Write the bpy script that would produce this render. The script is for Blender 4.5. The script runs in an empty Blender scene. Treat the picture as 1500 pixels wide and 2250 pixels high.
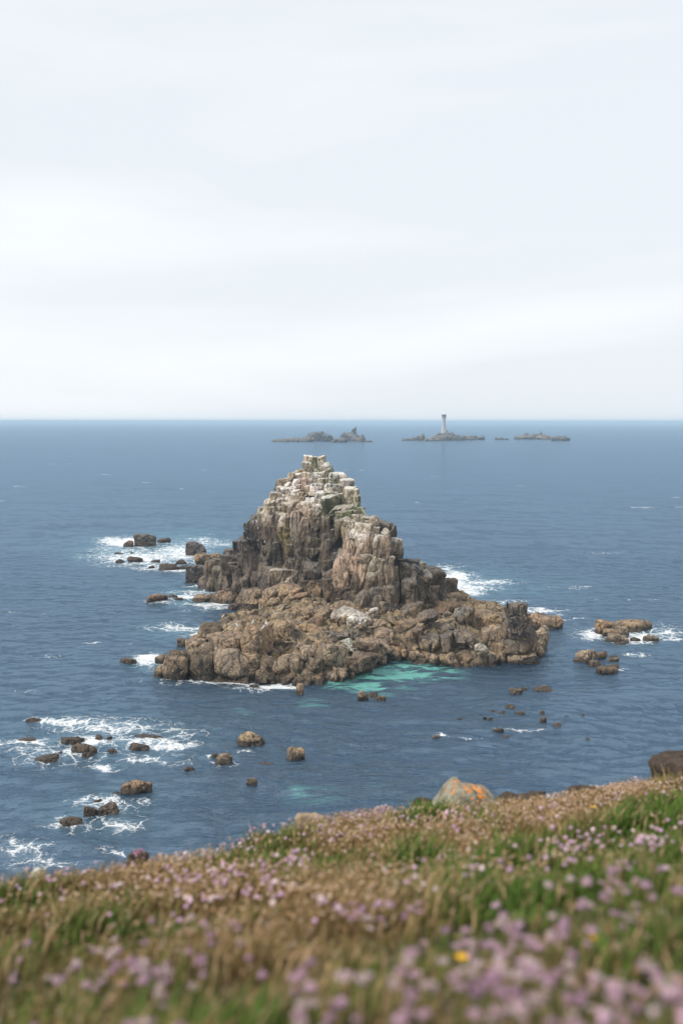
import bpy, math, random
import numpy as np
from mathutils import Vector, Matrix
random.seed(7); RNG = np.random.default_rng(7)
SC = bpy.context.scene
COL = SC.collection
R = math.radians

# ------------------------------------------------------------------ camera
EYE = 32.0; FPX = 2340.0; PITCH = math.atan((1125 - 926) / FPX)
cam = bpy.data.cameras.new('camera'); camo = bpy.data.objects.new('camera', cam); COL.objects.link(camo)
camo.location = (0, 0, EYE); camo.rotation_euler = (math.pi / 2 - PITCH, R(-0.06), 0)
cam.sensor_fit = 'VERTICAL'; cam.sensor_height = 36.0; cam.lens = 36.0 * FPX / 2250
cam.clip_start = 0.1; cam.clip_end = 90000
cam.dof.use_dof = True; cam.dof.focus_distance = 150.0; cam.dof.aperture_fstop = 1.5
SC.camera = camo

# ------------------------------------------------------------------ world, sun, exposure
SUN_EL, SUN_AZ = 44.0, -118.0          # azimuth from +Y towards +X: behind the camera, to the left
world = bpy.data.worlds.new('World'); SC.world = world; world.use_nodes = True
nt = world.node_tree; nt.nodes.clear()
def WN(t, **k):
    n = nt.nodes.new(t)
    for a, b in k.items(): setattr(n, a, b)
    return n
wout = WN('ShaderNodeOutputWorld'); wmix = WN('ShaderNodeMixShader')
sky = WN('ShaderNodeTexSky', sky_type='NISHITA'); sky.sun_disc = False
sky.sun_elevation = R(SUN_EL); sky.sun_rotation = R(SUN_AZ); sky.altitude = 30; sky.dust_density = 2.0
bg1 = WN('ShaderNodeBackground'); bg1.inputs[1].default_value = 0.08
nt.links.new(sky.outputs[0], bg1.inputs[0])
tc = WN('ShaderNodeTexCoord'); mp = WN('ShaderNodeMapping'); mp.inputs['Scale'].default_value = (1.0, 1.0, 5.5)
mp.inputs['Location'].default_value = (3.3, 0.4, 0.27)
nz = WN('ShaderNodeTexNoise'); nz.inputs['Scale'].default_value = 1.25; nz.inputs['Detail'].default_value = 5; nz.inputs['Roughness'].default_value = 0.48
nz.inputs['Distortion'].default_value = 0.35
cr = WN('ShaderNodeValToRGB')
cr.color_ramp.elements[0].position = 0.36; cr.color_ramp.elements[0].color = (0.745, 0.785, 0.83, 1)
cr.color_ramp.elements[1].position = 0.64; cr.color_ramp.elements[1].color = (0.93, 0.945, 0.96, 1)
bg2 = WN('ShaderNodeBackground'); bg2.inputs[1].default_value = 0.97
nt.links.new(tc.outputs['Generated'], mp.inputs[0]); nt.links.new(mp.outputs[0], nz.inputs[0])
nt.links.new(nz.outputs[0], cr.inputs[0]); nt.links.new(cr.outputs[0], bg2.inputs[0])
wmix.inputs[0].default_value = 0.93
nt.links.new(bg1.outputs[0], wmix.inputs[1]); nt.links.new(bg2.outputs[0], wmix.inputs[2]); nt.links.new(wmix.outputs[0], wout.inputs[0])

sun = bpy.data.lights.new('sun', 'SUN'); sun.energy = 3.0; sun.angle = R(14); sun.color = (1.0, 0.95, 0.88)
suno = bpy.data.objects.new('sun', sun); COL.objects.link(suno)
_sd = Vector((math.sin(R(SUN_AZ)) * math.cos(R(SUN_EL)), math.cos(R(SUN_AZ)) * math.cos(R(SUN_EL)), math.sin(R(SUN_EL))))
suno.rotation_euler = _sd.to_track_quat('Z', 'Y').to_euler()
SC.view_settings.view_transform = 'Standard'; SC.view_settings.look = 'None'
SC.view_settings.exposure = 0.30; SC.view_settings.gamma = 1.0; SC.view_settings.use_curve_mapping = False
SC.render.engine = 'CYCLES'
SC.cycles.max_bounces = 6; SC.cycles.volume_bounces = 0; SC.cycles.use_denoising = True
try: SC.cycles.denoiser = 'OPENIMAGEDENOISE'
except Exception: pass

# ------------------------------------------------------------------ measuring helpers
FWD = np.array([0, math.cos(PITCH), -math.sin(PITCH)]); UP = np.array([0, math.sin(PITCH), math.cos(PITCH)])
def ray(u, v): return FWD + np.array([(u - 750) / FPX, 0, 0]) - UP * ((v - 1125) / FPX)
def PY(u, v, Y):                         # point at depth Y
    d = ray(u, v); return np.array([0, 0, EYE]) + d * (Y / d[1])
def PZ(u, v, z):                         # point at height z
    d = ray(u, v); return np.array([0, 0, EYE]) + d * ((z - EYE) / d[2])
def toUV(p):
    q = p - np.array([0, 0, EYE]); f = q @ FWD; return 750 + q[..., 0] / f * FPX, 1125 - (q @ UP) / f * FPX

# ------------------------------------------------------------------ noise
def _h(ix, iy, iz, s):
    n = (ix.astype(np.int64) * 374761393 + iy.astype(np.int64) * 668265263 + iz.astype(np.int64) * 1274126177 + s * 974711) & 0xffffffff
    n = ((n ^ (n >> 13)) * 1274126177) & 0xffffffff
    n = ((n ^ (n >> 16)) * 2246822519) & 0xffffffff
    return ((n ^ (n >> 15)) & 0xffffff) / float(0xffffff)
def vnoise(p, s=0):
    i = np.floor(p).astype(np.int64); f = p - i; f = f * f * f * (f * (f * 6 - 15) + 10)
    x, y, z = i[..., 0], i[..., 1], i[..., 2]; a, b, c = f[..., 0], f[..., 1], f[..., 2]
    L = lambda p0, p1, t: p0 + (p1 - p0) * t
    r = L(L(L(_h(x, y, z, s), _h(x + 1, y, z, s), a), L(_h(x, y + 1, z, s), _h(x + 1, y + 1, z, s), a), b),
          L(L(_h(x, y, z + 1, s), _h(x + 1, y, z + 1, s), a), L(_h(x, y + 1, z + 1, s), _h(x + 1, y + 1, z + 1, s), a), b), c)
    return r * 2 - 1
_RT = np.array(Matrix.Rotation(0.9, 3, Vector((1, 2, 3))))
def fbm(p, o=3, s=0, g=0.5):
    r = 0; a = 1.0
    for k in range(o):
        r = r + a * vnoise(p, s + k * 17); p = (p @ _RT.T) * 2.07; a *= g
    return r
def worley(p, s=0):
    i = np.floor(p).astype(np.int64); F1 = np.full(p.shape[:-1], 9.0); F2 = F1.copy(); ID = np.zeros_like(F1)
    for dx in (-1, 0, 1):
        for dy in (-1, 0, 1):
            for dz in (-1, 0, 1):
                x, y, z = i[..., 0] + dx, i[..., 1] + dy, i[..., 2] + dz
                d = np.sqrt((x + _h(x, y, z, s) - p[..., 0]) ** 2 + (y + _h(x, y, z, s + 1) - p[..., 1]) ** 2 + (z + _h(x, y, z, s + 2) - p[..., 2]) ** 2)
                h = _h(x, y, z, s + 3); m = d < F1
                F2 = np.where(m, F1, np.minimum(F2, d)); ID = np.where(m, h, ID); F1 = np.where(m, d, F1)
    return F1, F2, ID
def sstep(a, b, x):
    t = np.clip((x - a) / (b - a), 0, 1); return t * t * (3 - 2 * t)

# ------------------------------------------------------------------ mesh helpers
def make_mesh(name, V, F, mat, smooth=True, attrs=None):
    V = np.asarray(V, dtype=np.float32); F = np.asarray(F, dtype=np.int32)
    me = bpy.data.meshes.new(name); n = F.shape[1]
    me.vertices.add(len(V)); me.vertices.foreach_set('co', V.ravel())
    me.loops.add(F.size); me.loops.foreach_set('vertex_index', F.ravel())
    me.polygons.add(len(F)); me.polygons.foreach_set('loop_start', np.arange(len(F), dtype=np.int32) * n)
    me.polygons.foreach_set('loop_total', np.full(len(F), n, dtype=np.int32))
    me.polygons.foreach_set('use_smooth', np.full(len(F), smooth))
    for k, c in (attrs or {}).items():
        a = me.color_attributes.new(k, 'FLOAT_COLOR', 'POINT'); a.data.foreach_set('color', np.asarray(c, dtype=np.float32).ravel())
    me.update(calc_edges=True); me.materials.append(mat)
    return me
def obj(name, me, parent=None, label=None, cat=None, group=None, kind=None):
    o = bpy.data.objects.new(name, me); COL.objects.link(o)
    if parent: o.parent = parent
    if label: o['label'] = label
    if cat: o['category'] = cat
    if group: o['group'] = group
    if kind: o['kind'] = kind
    return o
def empty(name, loc, label, cat, group=None):
    o = obj(name, None, None, label, cat, group); o.location = loc; return o
_GC = {}
def box_grid(nx, ny, nz_):
    k = (nx, ny, nz_)
    if k in _GC: return _GC[k]
    idx = {}; V = []; F = []
    n = (nx, ny, nz_)
    def vid(t):
        if t not in idx: idx[t] = len(V); V.append(t)
        return idx[t]
    for ax in range(3):
        a, b = (ax + 1) % 3, (ax + 2) % 3
        for side in (0, n[ax]):
            for i in range(n[a]):
                for j in range(n[b]):
                    q = []
                    for (di, dj) in ((0, 0), (1, 0), (1, 1), (0, 1)):
                        t = [0, 0, 0]; t[ax] = side; t[a] = i + di; t[b] = j + dj; q.append(vid(tuple(t)))
                    F.append(q if side else q[::-1])
    V = np.array(V, float) / np.array(n) * 2 - 1
    _GC[k] = (V, np.array(F)); return _GC[k]
def vnormals(V, F):
    a = V[F[:, 2]] - V[F[:, 0]]; b = V[F[:, 3]] - V[F[:, 1]]; fn = np.cross(a, b); N = np.zeros_like(V)
    for k in range(4): np.add.at(N, F[:, k], fn)
    return N / (np.linalg.norm(N, axis=1, keepdims=True) + 1e-9)

# ------------------------------------------------------------------ materials
class NT:
    def __init__(s, name):
        s.m = bpy.data.materials.new(name); s.m.use_nodes = True; s.t = s.m.node_tree; s.b = s.t.nodes['Principled BSDF']
        s.geo = s.n('ShaderNodeNewGeometry'); s.pos = s.geo.outputs['Position']
    def n(s, t, **k):
        x = s.t.nodes.new(t)
        for a, b in k.items(): setattr(x, a, b)
        return x
    def l(s, a, b): s.t.links.new(a, b)
    def noise(s, scale, detail=3, rough=0.55, stretch=None, dist=0.0, vec=None):
        v = vec if vec is not None else s.pos
        if stretch:
            mp = s.n('ShaderNodeMapping'); mp.inputs['Scale'].default_value = stretch; s.l(v, mp.inputs[0]); v = mp.outputs[0]
        x = s.n('ShaderNodeTexNoise'); x.inputs['Scale'].default_value = scale; x.inputs['Detail'].default_value = detail
        x.inputs['Roughness'].default_value = rough; x.inputs['Distortion'].default_value = dist; s.l(v, x.inputs['Vector']); return x.outputs[0]
    def ramp(s, x, a, b, lo=0.0, hi=1.0):
        r = s.n('ShaderNodeMapRange', interpolation_type='SMOOTHSTEP'); s.l(x, r.inputs[0])
        for i, q in ((1, a), (2, b), (3, lo), (4, hi)):
            if isinstance(q, (int, float)): r.inputs[i].default_value = q
            else: s.l(q, r.inputs[i])
        return r.outputs[0]
    def math(s, op, a, b=0.0, clamp=False):
        x = s.n('ShaderNodeMath', operation=op, use_clamp=clamp)
        for i, q in ((0, a), (1, b)):
            if isinstance(q, (int, float)): x.inputs[i].default_value = q
            else: s.l(q, x.inputs[i])
        return x.outputs[0]
    def mix(s, f, a, b, mode='MIX'):
        x = s.n('ShaderNodeMix', data_type='RGBA', blend_type=mode)
        for i, q in ((0, f), (6, a), (7, b)):
            if isinstance(q, (int, float)): x.inputs[i].default_value = q
            elif isinstance(q, tuple): x.inputs[i].default_value = q if len(q) == 4 else q + (1,)
            else: s.l(q, x.inputs[i])
        return x.outputs[2]
    def attr(s, name):
        a = s.n('ShaderNodeAttribute'); a.attribute_name = name; return a
    def sep(s, c):
        x = s.n('ShaderNodeSeparateColor'); s.l(c, x.inputs[0]); return x.outputs
    def bump(s, h, strength, dist, prev=None):
        b = s.n('ShaderNodeBump'); b.inputs['Strength'].default_value = strength; b.inputs['Distance'].default_value = dist
        s.l(h, b.inputs['Height'])
        if prev: s.l(prev, b.inputs['Normal'])
        return b.outputs[0]

def rock_material(name='granite', far=False):
    m = NT(name); b = m.b
    ta = m.attr('tint'); ma = m.attr('mask'); mr, mg, mb = m.sep(ma.outputs[0])[:3]
    tint = ta.outputs[0]; gua = ta.outputs['Alpha']
    k = 0.12 if far else 1.0
    n1 = m.noise(0.45 * k, 4); n2 = m.noise(2.2 * k, 5, 0.65); n3 = m.noise(9.0 * k, 4, 0.7)
    st = m.noise(1.6 * k, 4, 0.6, stretch=(1.6, 1.6, 0.16), dist=0.3)
    c = m.mix(m.ramp(n1, 0.3, 0.7), m.mix(1.0, tint, (0.72, 0.72, 0.75), 'MULTIPLY'), m.mix(1.0, tint, (1.25, 1.2, 1.12), 'MULTIPLY'))
    c = m.mix(m.ramp(n2, 0.36, 0.66), m.mix(1.0, c, (0.74, 0.72, 0.72), 'MULTIPLY'), c)
    c = m.mix(m.ramp(n3, 0.30, 0.75), m.mix(1.0, c, (0.72, 0.70, 0.68), 'MULTIPLY'), m.mix(1.0, c, (1.25, 1.24, 1.22), 'MULTIPLY'))
    wv = m.n('ShaderNodeVectorMath', operation='ADD'); m.l(m.pos, wv.inputs[0])
    wn = m.n('ShaderNodeTexNoise'); wn.inputs['Scale'].default_value = .9 * k; wn.inputs['Detail'].default_value = 4; m.l(m.pos, wn.inputs['Vector'])
    wsc = m.n('ShaderNodeVectorMath', operation='SCALE'); wsc.inputs['Scale'].default_value = 1.0 / k; m.l(wn.outputs['Color'], wsc.inputs[0]); m.l(wsc.outputs[0], wv.inputs[1])
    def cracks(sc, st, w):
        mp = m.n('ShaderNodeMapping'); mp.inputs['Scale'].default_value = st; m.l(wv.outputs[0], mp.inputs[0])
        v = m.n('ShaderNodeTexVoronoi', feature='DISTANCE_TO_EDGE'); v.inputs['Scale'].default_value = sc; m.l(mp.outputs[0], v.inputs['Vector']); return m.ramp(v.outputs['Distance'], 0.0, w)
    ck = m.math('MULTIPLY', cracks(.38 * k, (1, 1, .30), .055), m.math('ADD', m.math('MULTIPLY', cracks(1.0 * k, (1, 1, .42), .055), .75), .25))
    c = m.mix(m.ramp(ck, 0, 1, .65, 0.0), c, (.05, .04, .033))  # dark lichen in cracks, made darker to paint in deeper crack shadow
    # streaks of dark lichen running down steep faces
    c = m.mix(m.math('MULTIPLY', m.ramp(st, 0.47, 0.62), mb), c, (0.045, 0.040, 0.038))
    # rusty / yellow lichen
    yl = m.noise(1.1 * k, 4, 0.6, vec=None)
    nn = m.noise(0.9 * k, 5, 0.65, stretch=(1, 1, 0.6), dist=0.6)
    c = m.mix(m.math('MULTIPLY', m.ramp(nn, 0.60, 0.70), 0.45), c, (0.33, 0.22, 0.08))
    # green algae
    gn = m.noise(0.8 * k, 4, 0.6, dist=0.4)
    c = m.mix(m.math('MULTIPLY', m.ramp(gn, 0.36, 0.58), mr), c, (0.085, 0.105, 0.032))
    # black tufts and patches
    kn = m.noise(0.55 * k, 7, 0.74, stretch=(1, 1, 1.5), dist=0.5)
    c = m.mix(m.math('MULTIPLY', m.ramp(kn, 0.53, 0.59), mg), c, (0.026, 0.023, 0.019))
    # droppings on ledges
    nrm = m.n('ShaderNodeSeparateXYZ'); m.l(m.geo.outputs['Normal'], nrm.inputs[0])
    gw = m.noise(1.4 * k, 5, 0.7); 
    e = m.math('ADD', m.math('MULTIPLY', m.ramp(nrm.outputs[2], -0.25, 0.75), 0.75), m.math('MULTIPLY', m.math('SUBTRACT', gw, 0.5), 1.6))
    c = m.mix(m.math('MULTIPLY', m.ramp(e, 0.36, 0.72), gua), c, (0.66, 0.63, 0.585))
    wst = m.noise(2.4 * k, 4, 0.6, stretch=(1.8, 1.8, 0.12))
    c = m.mix(m.math('MULTIPLY', m.ramp(wst, 0.62, 0.72), m.math('MULTIPLY', gua, 0.75)), c, (0.60, 0.57, 0.53))
    # wet weed band at the waterline
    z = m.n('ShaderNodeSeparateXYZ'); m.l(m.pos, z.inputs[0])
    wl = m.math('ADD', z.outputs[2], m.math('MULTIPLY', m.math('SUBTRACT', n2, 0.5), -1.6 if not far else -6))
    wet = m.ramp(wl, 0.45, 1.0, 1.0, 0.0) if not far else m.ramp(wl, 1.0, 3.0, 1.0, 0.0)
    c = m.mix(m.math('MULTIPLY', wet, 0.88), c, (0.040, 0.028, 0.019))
    m.l(c, b.inputs['Base Color'])
    m.l(m.ramp(wet, 0, 1, 0.9, 0.45), b.inputs['Roughness'])
    b.inputs['Specular IOR Level'].default_value = 0.3
    h = m.math('ADD', m.math('MULTIPLY', n2, 0.7), m.math('MULTIPLY', n3, 0.35))
    m.l(m.bump(ck, .8, .18 / k, m.bump(h, 1.0, 0.13 / k)), b.inputs['Normal'])
    return m.m
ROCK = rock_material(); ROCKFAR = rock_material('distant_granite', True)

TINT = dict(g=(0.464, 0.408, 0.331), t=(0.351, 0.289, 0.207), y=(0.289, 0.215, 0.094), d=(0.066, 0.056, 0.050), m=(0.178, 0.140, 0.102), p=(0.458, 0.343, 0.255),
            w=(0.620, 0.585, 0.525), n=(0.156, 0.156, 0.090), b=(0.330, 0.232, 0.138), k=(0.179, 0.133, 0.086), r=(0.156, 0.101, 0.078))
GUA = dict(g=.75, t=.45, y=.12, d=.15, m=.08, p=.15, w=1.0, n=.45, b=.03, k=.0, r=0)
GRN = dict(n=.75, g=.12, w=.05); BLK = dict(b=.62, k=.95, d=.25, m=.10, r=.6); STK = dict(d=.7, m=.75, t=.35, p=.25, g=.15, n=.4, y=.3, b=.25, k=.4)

# ------------------------------------------------------------------ one weathered block of rock
def rock_shape(c, half, rot, p=9, cuts=6, seed=0, seg=0.24, crack=1.0, rough=1.0, jit=0.10, aniso=(1, 1, .5), lo=4, hi=26):
    rs = np.random.default_rng(seed); half = np.asarray(half, float)
    n = [int(np.clip(round(2 * h / seg), lo, hi)) for h in half]
    q, F = box_grid(*n)
    pl = []
    for ax in range(3):
        for sg in (-1, 1):
            v = rs.normal(0, jit, 3); v[ax] = sg; pl.append((v, rs.uniform(.92, 1.0)))
    for k in range(cuts):
        v = rs.choice([-1, 1], 3) * rs.uniform(.25, 1.0, 3); v[2] *= rs.choice([.3, 1.0]); v /= np.linalg.norm(v)
        pl.append((v, rs.uniform(.82, 1.22)))
    s = np.zeros(len(q))
    for v, h in pl: s += np.clip(q @ v / h, 0, None) ** p
    V = q * (s ** (-1.0 / p))[:, None] * half
    V = V @ np.asarray(rot).T + np.asarray(c)
    N = vnormals(V, F); mh = float(np.sort(half)[0]); sc = min(1.0, mh / .9)
    d = .10 * mh * fbm(V * (.9 / max(mh, .3)) + seed, 2, 5) * rough
    f1, f2, idd = worley(V * np.array(aniso) / 1.45 + fbm(V * .7, 1, 9)[:, None] * .18, 11)
    d += crack * sc * (-.20 * np.exp(-((f2 - f1) / .07) ** 2) + (idd - .5) * .20)
    f1, f2, idd = worley(V * np.array(aniso) / .62, 31)
    d += crack * crack * sc * ((idd - .5) * .10 - .06 * np.exp(-((f2 - f1) / .10) ** 2))
    d += rough * sc * .10 * fbm(V * 1.7, 3, 3)
    return V + N * d[:, None], F
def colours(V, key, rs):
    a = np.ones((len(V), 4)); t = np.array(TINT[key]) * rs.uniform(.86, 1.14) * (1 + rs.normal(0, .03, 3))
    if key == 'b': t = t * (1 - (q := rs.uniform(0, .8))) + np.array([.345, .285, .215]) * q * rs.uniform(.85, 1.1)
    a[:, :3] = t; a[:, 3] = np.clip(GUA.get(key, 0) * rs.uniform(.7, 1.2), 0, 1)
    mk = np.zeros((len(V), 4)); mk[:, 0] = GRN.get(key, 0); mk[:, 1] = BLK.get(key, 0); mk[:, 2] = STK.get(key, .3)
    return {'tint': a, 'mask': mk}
def rotm(yaw, lean, pitch=0):
    return np.array((Matrix.Rotation(yaw, 3, 'Z') @ Matrix.Rotation(pitch, 3, 'X') @ Matrix.Rotation(lean, 3, 'Y')))

CROP = {'1': (580, 990, 6.25), '2': (480, 1090, 6.25), '3': (680, 1090, 6.25), '4': (400, 1200, 5.357), '5': (640, 1200, 5.357), '6': (860, 1200, 5.357),
        'A': (320, 1340, 5), 'B': (560, 1320, 5), 'C': (800, 1320, 5), 'D': (980, 1310, 5), 'E': (1220, 1330, 5.357), 'F': (180, 1150, 5),
        'K': (0, 1520, 2.143), 'L': (600, 1480, 1.667), 'M': (780, 1220, 2.083), 'P': (0, 0, 1)}
def px(c, x, y):
    a, b, s = CROP[c]; return a + x / s, b + y / s

# ================================================================== sea
SEA = NT('sea_water')
def build_sea_material():
    m = SEA; b = m.b
    a = m.attr('sea'); foam, shal, aer = m.sep(a.outputs[0])[:3]
    w1 = m.noise(0.5, 4, 0.6, stretch=(0.7, 1.3, 1), dist=.3); w2 = m.noise(2.2, 4, 0.65, stretch=(0.65, 1.3, 1), dist=.3); w3 = m.noise(8, 3, 0.6)
    big = m.noise(0.018, 3, 0.6, stretch=(1, 0.5, 1))
    deep = m.mix(m.ramp(big, 0.35, 0.65), (0.011, 0.023, 0.043), (0.017, 0.034, 0.062))
    # weed and rock on the bottom darken and brown the shallows
    wd = m.noise(0.26, 5, 0.62, stretch=(0.55, 1.1, 1), dist=0.4)
    sm = m.math('MULTIPLY', shal, m.ramp(wd, 0.42, 0.54))
    sh = m.ramp(m.math('ADD', sm, m.math('MULTIPLY', shal, 0.24)), 0.10, 0.95)
    c = m.mix(sh, deep, (0.15, 0.46, 0.37))
    c = m.mix(m.math('MULTIPLY', aer, 0.75), c, (0.10, 0.27, 0.31))
    # foam lace
    wv = m.n('ShaderNodeVectorMath', operation='ADD'); m.l(m.pos, wv.inputs[0])
    nz3 = m.n('ShaderNodeTexNoise'); nz3.inputs['Scale'].default_value = 0.35; nz3.inputs['Detail'].default_value = 3; m.l(m.pos, nz3.inputs['Vector'])
    vs = m.n('ShaderNodeVectorMath', operation='SCALE'); vs.inputs['Scale'].default_value = 3.0; m.l(nz3.outputs['Color'], vs.inputs[0]); m.l(vs.outputs[0], wv.inputs[1])
    def lace(sc, st):
        mp = m.n('ShaderNodeMapping'); mp.inputs['Scale'].default_value = st; m.l(wv.outputs[0], mp.inputs[0])
        v = m.n('ShaderNodeTexVoronoi', feature='DISTANCE_TO_EDGE'); v.inputs['Scale'].default_value = sc; m.l(mp.outputs[0], v.inputs['Vector']); return v.outputs['Distance']
    l3 = m.ramp(lace(4.2, (0.9, 0.8, 1)), 0.0, 0.25, 1.0, 0.0); l1 = m.ramp(lace(0.6, (0.8, 0.7, 1)), 0.0, 0.16, 1.0, 0.0); l2 = m.ramp(lace(1.8, (0.9, 0.8, 1)), 0.0, 0.2, 1.0, 0.0)
    fn = m.noise(0.8, 6, 0.7, dist=0.6)
    pat = m.math('ADD', m.math('ADD', m.math('MULTIPLY', l1, 0.36), m.math('MULTIPLY', l2, 0.26)), m.math('ADD', m.math('MULTIPLY', l3, .14), m.math('MULTIPLY', fn, 0.58)))
    fm = m.ramp(m.math('ADD', pat, m.math('MULTIPLY', m.math('SUBTRACT', foam, 0.5), 1.0)), 0.37, 1.02)
    fm = m.math('MULTIPLY', fm, m.ramp(foam, 0.03, 0.18))
    c = m.mix(m.math('MULTIPLY', m.ramp(foam, .15, .9), m.ramp(fn, .3, .7, .15, .5)), c, (.22, .34, .38))
    c = m.mix(fm, c, (0.80, 0.82, 0.83))
    n1 = m.bump(w1, 1.0, 1.0); n2 = m.bump(w2, 1.0, 0.42, n1); n3 = m.bump(w3, 0.8, 0.05, n2)
    df = m.n('ShaderNodeBsdfDiffuse'); m.l(c, df.inputs['Color']); m.l(n3, df.inputs['Normal'])
    gs = m.n('ShaderNodeBsdfGlossy'); gs.inputs['Color'].default_value = (.57, .79, 1, 1); gs.inputs['Roughness'].default_value = .13; m.l(n3, gs.inputs['Normal'])
    fr = m.n('ShaderNodeFresnel'); fr.inputs['IOR'].default_value = 1.333; m.l(n3, fr.inputs['Normal'])
    f = m.n('ShaderNodeMapRange'); m.l(fr.outputs[0], f.inputs[0]); f.inputs[1].default_value = .02; f.inputs[2].default_value = .6; f.inputs[3].default_value = .015; f.inputs[4].default_value = .44
    mx = m.n('ShaderNodeMixShader'); m.l(m.math('MULTIPLY', f.outputs[0], m.ramp(fm, 0, 1, 1, .1)), mx.inputs[0]); m.l(df.outputs[0], mx.inputs[1]); m.l(gs.outputs[0], mx.inputs[2])
    m.l(mx.outputs[0], m.t.nodes['Material Output'].inputs['Surface']); m.t.nodes.remove(b)
build_sea_material()

# foam, turquoise sand and churned water: (u, v, half-width, half-height in photo pixels, strength) laid on the sea plane
FOAM = [(285,1192,55,8,1.2),(310,1226,95,16,.85),(400,1218,60,22,.85),(365,1250,60,7,.8),(440,1192,50,10,.6),(500,1195,30,6,.6),(395,1250,40,7,.8),(235,1210,40,12,.45),
        (985,1275,42,24,1.25),(1030,1290,50,14,.85),(1050,1275,70,5,.8),(1185,1342,55,7,.8),(1090,1322,60,4,.5),(1300,1398,32,10,1.05),(1395,1402,46,16,1.15),(1455,1388,36,18,.6),(1470,1405,25,6,.7),
        (395,1378,60,12,.7),(430,1392,40,12,.7),(332,1446,32,11,1.2),(360,1462,30,10,.7),(420,1310,50,7,.9),(455,1328,60,8,.9),(345,1322,30,5,.7),(440,1285,45,5,.7),(500,1335,40,6,.7),
        (480,1497,110,6,.75),(585,1506,62,9,1.1),(620,1512,30,5,.9),(140,1592,70,7,1.0),(230,1600,120,18,.62),(330,1632,100,20,.60),(375,1640,60,9,.95),(210,1630,60,9,.75),(60,1637,75,7,.8),(130,1660,110,22,.52),(215,1688,40,6,.85),
        (330,1672,80,12,.5),(400,1610,60,15,.42),(240,1772,60,14,.62),(255,1810,50,14,.72),(150,1812,40,12,.6),(300,1765,50,7,.5),(40,1870,60,30,.55),(90,1905,70,18,.5),(255,1878,30,6,.7),(250,1760,30,6,.6),
        (460,1668,18,5,.9),(500,1685,30,8,.55),(545,1655,30,4,.5),(1290,1441,25,3,.4),(1390,1444,22,4,.6),(1365,1469,14,3,.5),(968,1617,16,4,.8),(1140,1606,45,4,.55),(1040,1622,25,4,.4),
        (100,1438,35,3,.3),(60,1520,30,3,.25),(1250,1285,60,4,.3),(1330,1215,50,3,.3)]
SHAL = [(870,1488,105,24,1.0),(800,1512,75,18,.95),(920,1472,70,12,.95),(745,1518,30,8,.6),(960,1490,50,8,.6),(680,1548,36,9,.5),(540,1565,30,5,.3),(672,1748,34,11,.6),(690,1752,80,26,.32),(820,1735,40,8,.25),(870,1455,25,8,.7)]
AER = [(300,1210,110,24,.7),(400,1205,90,30,.75),(190,1222,40,12,.4),(430,1300,70,16,.5),(450,1322,60,12,.8),(1040,1285,100,30,.5),(1150,1290,120,25,.25),(390,1385,70,18,.5),(350,1455,60,16,.4),(250,1630,180,50,.25),(220,1790,110,50,.2),(1390,1400,80,25,.3),(520,1200,40,10,.6)]
FOAM += [(315,1224,45,8,.8),(348,1246,30,6,.7),(470,1300,40,5,.6)]
def build_sea():
    th = np.concatenate([np.linspace(-75, -22, 22)[:-1], np.linspace(-22, 22, 470), np.linspace(22, 75, 22)[1:]])
    r = list(np.arange(45, 100, 1.0)) + list(np.arange(100, 270, .42))
    while r[-1] < 42000: r.append(r[-1] * 1.0165 + .05)
    r = np.array(r); A, RR = np.meshgrid(np.radians(th), r)
    X = RR * np.sin(A); Y = RR * np.cos(A); P = np.stack([X, Y, 0 * X], -1).reshape(-1, 3)
    z = np.zeros(len(P)); fade = np.clip(1.6 - RR.ravel() / 500, 0, 1)
    z += .30 * vnoise(P * np.array([.025, .055, 1]) + 7, 70) + .20 * fbm(P * np.array([.09, .17, 1]), 2, 71) + .16 * vnoise(P * np.array([.28, .5, 1]) + 40, 72) + .08 * vnoise(P * np.array([.7, 1.1, 1]), 74)
    P[:, 2] = z * fade
    u, v = toUV(np.stack([P[:, 0], P[:, 1], 0 * P[:, 2]], -1))
    wob = P * .22; du = fbm(wob, 3, 81) * 16; dv = fbm(wob + 9, 3, 83) * 6
    def field(L):
        f = np.zeros(len(P))
        for (cu, cv, ru, rv, s) in L:
            q = ((u + du - cu) / ru) ** 2 + ((v + dv * min(1, rv / 8) - cv) / rv) ** 2
            f = np.maximum(f, s * np.exp(-np.clip(q, 0, 30) * .8))
        return f
    foam = field(FOAM); shal = field(SHAL); aer = field(AER)
    # scattered whitecaps
    wc = fbm(P * np.array([.035, .10, 1]) + 5, 3, 91) + .35 * vnoise(P * np.array([.3, .8, 1]), 93)
    foam = np.maximum(foam, sstep(1.18, 1.4, wc) * .4 * (RR.ravel() < 900))
    C = np.stack([foam, shal, aer, np.ones_like(foam)], -1)
    nt_, nr = len(th), len(r); I = np.arange(nt_ * nr).reshape(nr, nt_)
    F = np.stack([I[:-1, :-1], I[:-1, 1:], I[1:, 1:], I[1:, :-1]], -1).reshape(-1, 4)[:, ::-1]
    obj('sea', make_mesh('sea', P, F, SEA.m, True, {'sea': C}), kind='structure')
build_sea()

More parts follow.
